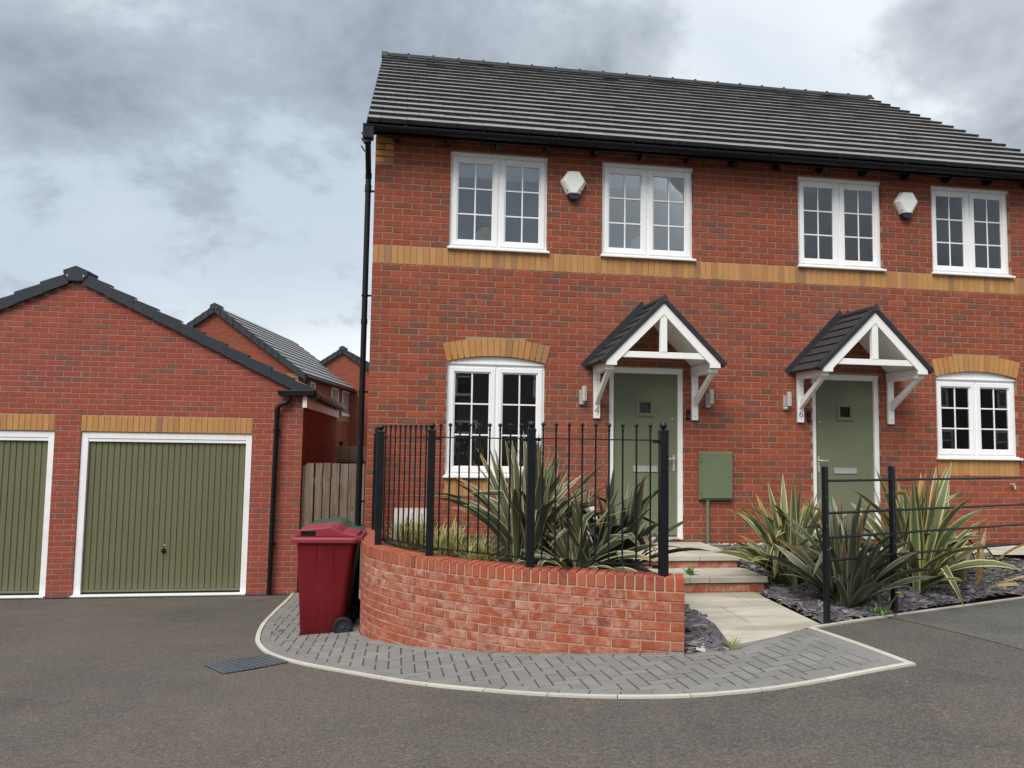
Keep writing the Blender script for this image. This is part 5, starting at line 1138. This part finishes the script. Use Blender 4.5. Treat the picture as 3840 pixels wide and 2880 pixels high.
    for k in range(4):
        z = eave-.40+.075*k; m = MB(); m.add([gf(2*half-.44, z, -.9-k), gf(2*half, z, -.9-k), gf(2*half, z+.065, -.9-k), gf(2*half-.44, z+.065, -.9-k), gf(2*half-.44, z, 0), gf(2*half-.44, z+.065, 0)], [(0, 1, 2, 3), (4, 0, 3, 5)]); m.build('corbel_brick', 'yellow_brick', wo)
    return t, P, G, S
TH = R(8.1); Nb = (-3.31-.25*math.cos(TH), 20.99+.25*math.sin(TH))
tb, PB, GB, SB = far_house('brick_house', 'red brick house with grey gable verges and three side windows behind the garage', Nb, TH, 3.32, 10.5, 3.68, 6.08, -1.5, [(1.75, 2.5, 2.4, 3.42, 1), (5.45, 6.9, 2.3, 3.44, 1), (7.76, 9.6, 2.22, 3.44, 1)], 1.92)
m = MB(); m.add([PB(-.005, 7.75, .70), PB(-.005, 9.42, .70), PB(-.005, 9.42, .98), PB(-.005, 7.75, .98)], [(0, 1, 2, 3)]); m.build('lintel', 'yellow_brick', tb)
m = MB(); c0 = PB(-.12, 7.4, .83); m.box(c0.x-.08, c0.x+.08, c0.y-.1, c0.y+.1, c0.z-.1, c0.z+.1); m.build('flood_light', 'black_plastic', tb, bevel=.03)
cxy = (-2.62+3.45*math.cos(TH), 30.4-3.45*math.sin(TH))
far_house('brick_house', 'farther red brick gable house partly hidden by the black downpipe', cxy, TH, 3.45, 9, 3.35, 5.62, -1.5, [], None)
# ------------------------------------------------------------------ across the road: what the ground floor windows mirror
op = thing('brick_house', 'dark brick house across the road, mirrored in the ground floor windows', 'house', (2.5, -21.5, -.4))
m = MB(); X0, X1, Y0, Y1, E_, A_ = -14, 36, -29, -21.5, 4.6, 7.6
m.add([(X0, Y1, -.6), (X1, Y1, -.6), (X1, Y1, E_), (X0, Y1, E_), (X0, Y0, -.6), (X1, Y0, -.6), (X1, Y0, E_), (X0, Y0, E_), (X0, (Y0+Y1)/2, A_), (X1, (Y0+Y1)/2, A_)], [(3, 2, 1, 0), (0, 4, 7, 8, 3), (1, 2, 9, 6, 5), (4, 5, 6, 7)]); m.build('wall', 'far_brick', op)
m = MB(); m.add([(X0-.2, Y1+.35, E_-.15), (X1+.2, Y1+.35, E_-.15), (X1+.2, (Y0+Y1)/2, A_+.05), (X0-.2, (Y0+Y1)/2, A_+.05), (X0-.2, Y0-.35, E_-.15), (X1+.2, Y0-.35, E_-.15)], [(3, 2, 1, 0), (2, 3, 4, 5)]); m.build('roof', 'roof_tile', op)
for x, z, w, h in ((-6.5, .5, 1.6, 1.4), (-2.2, .5, 2.0, 1.4), (2.6, .5, 1.8, 1.4), (6.6, .5, 2.0, 1.4), (10.8, .5, 1.8, 1.4), (15, .5, 2, 1.4), (19.5, .5, 1.8, 1.4), (24, .5, 2, 1.4), (28, .5, 1.8, 1.4), (32, .5, 2, 1.4), (19.5, 2.9, 1.4, 1.2), (24, 2.9, 1.6, 1.2), (28, 2.9, 1.4, 1.2), (-6.5, 2.9, 1.4, 1.2), (-2.2, 2.9, 1.6, 1.2), (2.6, 2.9, 1.4, 1.2), (6.6, 2.9, 1.6, 1.2), (10.8, 2.9, 1.4, 1.2)):
    f = MB(); frame = [(x-w/2, x+w/2, z, z+.1), (x-w/2, x+w/2, z+h-.1, z+h), (x-w/2, x-w/2+.1, z+.1, z+h-.1), (x+w/2-.1, x+w/2, z+.1, z+h-.1), (x-.05, x+.05, z+.1, z+h-.1), (x-w/2, x+w/2, z+h*.62, z+h*.62+.06)]
    for a, b, c, d in frame: f.box(a, b, Y1-.05, Y1+.05, c, d)
    fo = f.build('window', 'white_upvc', op); MB().box(x-w/2+.05, x+w/2-.05, Y1-.04, Y1+.02, z+.05, z+h-.05).build('pane', 'far_glass', fo)
hedge = MB(); ac, al = [], []
for i in range(14000):
    x, y, z = random.uniform(-10, 30), random.uniform(-17.6, -16.6), -.5+1.7*random.random()**.7; a = random.uniform(0, 6.28); s = random.uniform(.05, .1); e = random.uniform(-.8, .8); u = Vector((math.cos(a), math.sin(a), e)).normalized()*s; v = u.cross(Vector((0, 0, 1))).normalized()*s*.5
    p = Vector((x, y, z+.15*math.sin(x*2))); hedge.add([p-u, p-v, p+u, p+v], [(0, 1, 2, 3)]); ac += [.3]*4; al += [.2]*4
hedge.a = {'across': ac, 'along': al}; tag(hedge.build('hedge', 'tree_leaf'), 'dark green hedge across the road, mirrored in the ground floor windows', 'hedge')
tr = thing('small_tree', 'small leafy tree across the road, mirrored in the left ground floor window', 'tree', (1.2, -14.5, -.4)); MB().tube([(1.2, -14.5, -.5), (1.25, -14.5, .8), (1.15, -14.45, 2.0)], [.09, .07, .03], 8).build('trunk', 'bark', tr)
cr = MB(); ac, al = [], []
for i in range(5000):
    d = Vector((random.gauss(0, 1), random.gauss(0, 1), random.gauss(0, 1))).normalized()*random.random()**.4; p = Vector((1.2+d.x*1.0, -14.5+d.y*1.0, 2.0+d.z*1.1)); a = random.uniform(0, 6.28); u = Vector((math.cos(a), math.sin(a), random.uniform(-1, 1))).normalized()*.07; v = u.cross(Vector((.3, .2, 1))).normalized()*.035; cr.add([p-u, p-v, p+u, p+v], [(0, 1, 2, 3)]); ac += [.3]*4; al += [.2]*4
cr.a = {'across': ac, 'along': al}; cr.build('crown', 'tree_leaf', tr)
for o in bpy.data.objects:
    if '_o' in o: del o['_o']
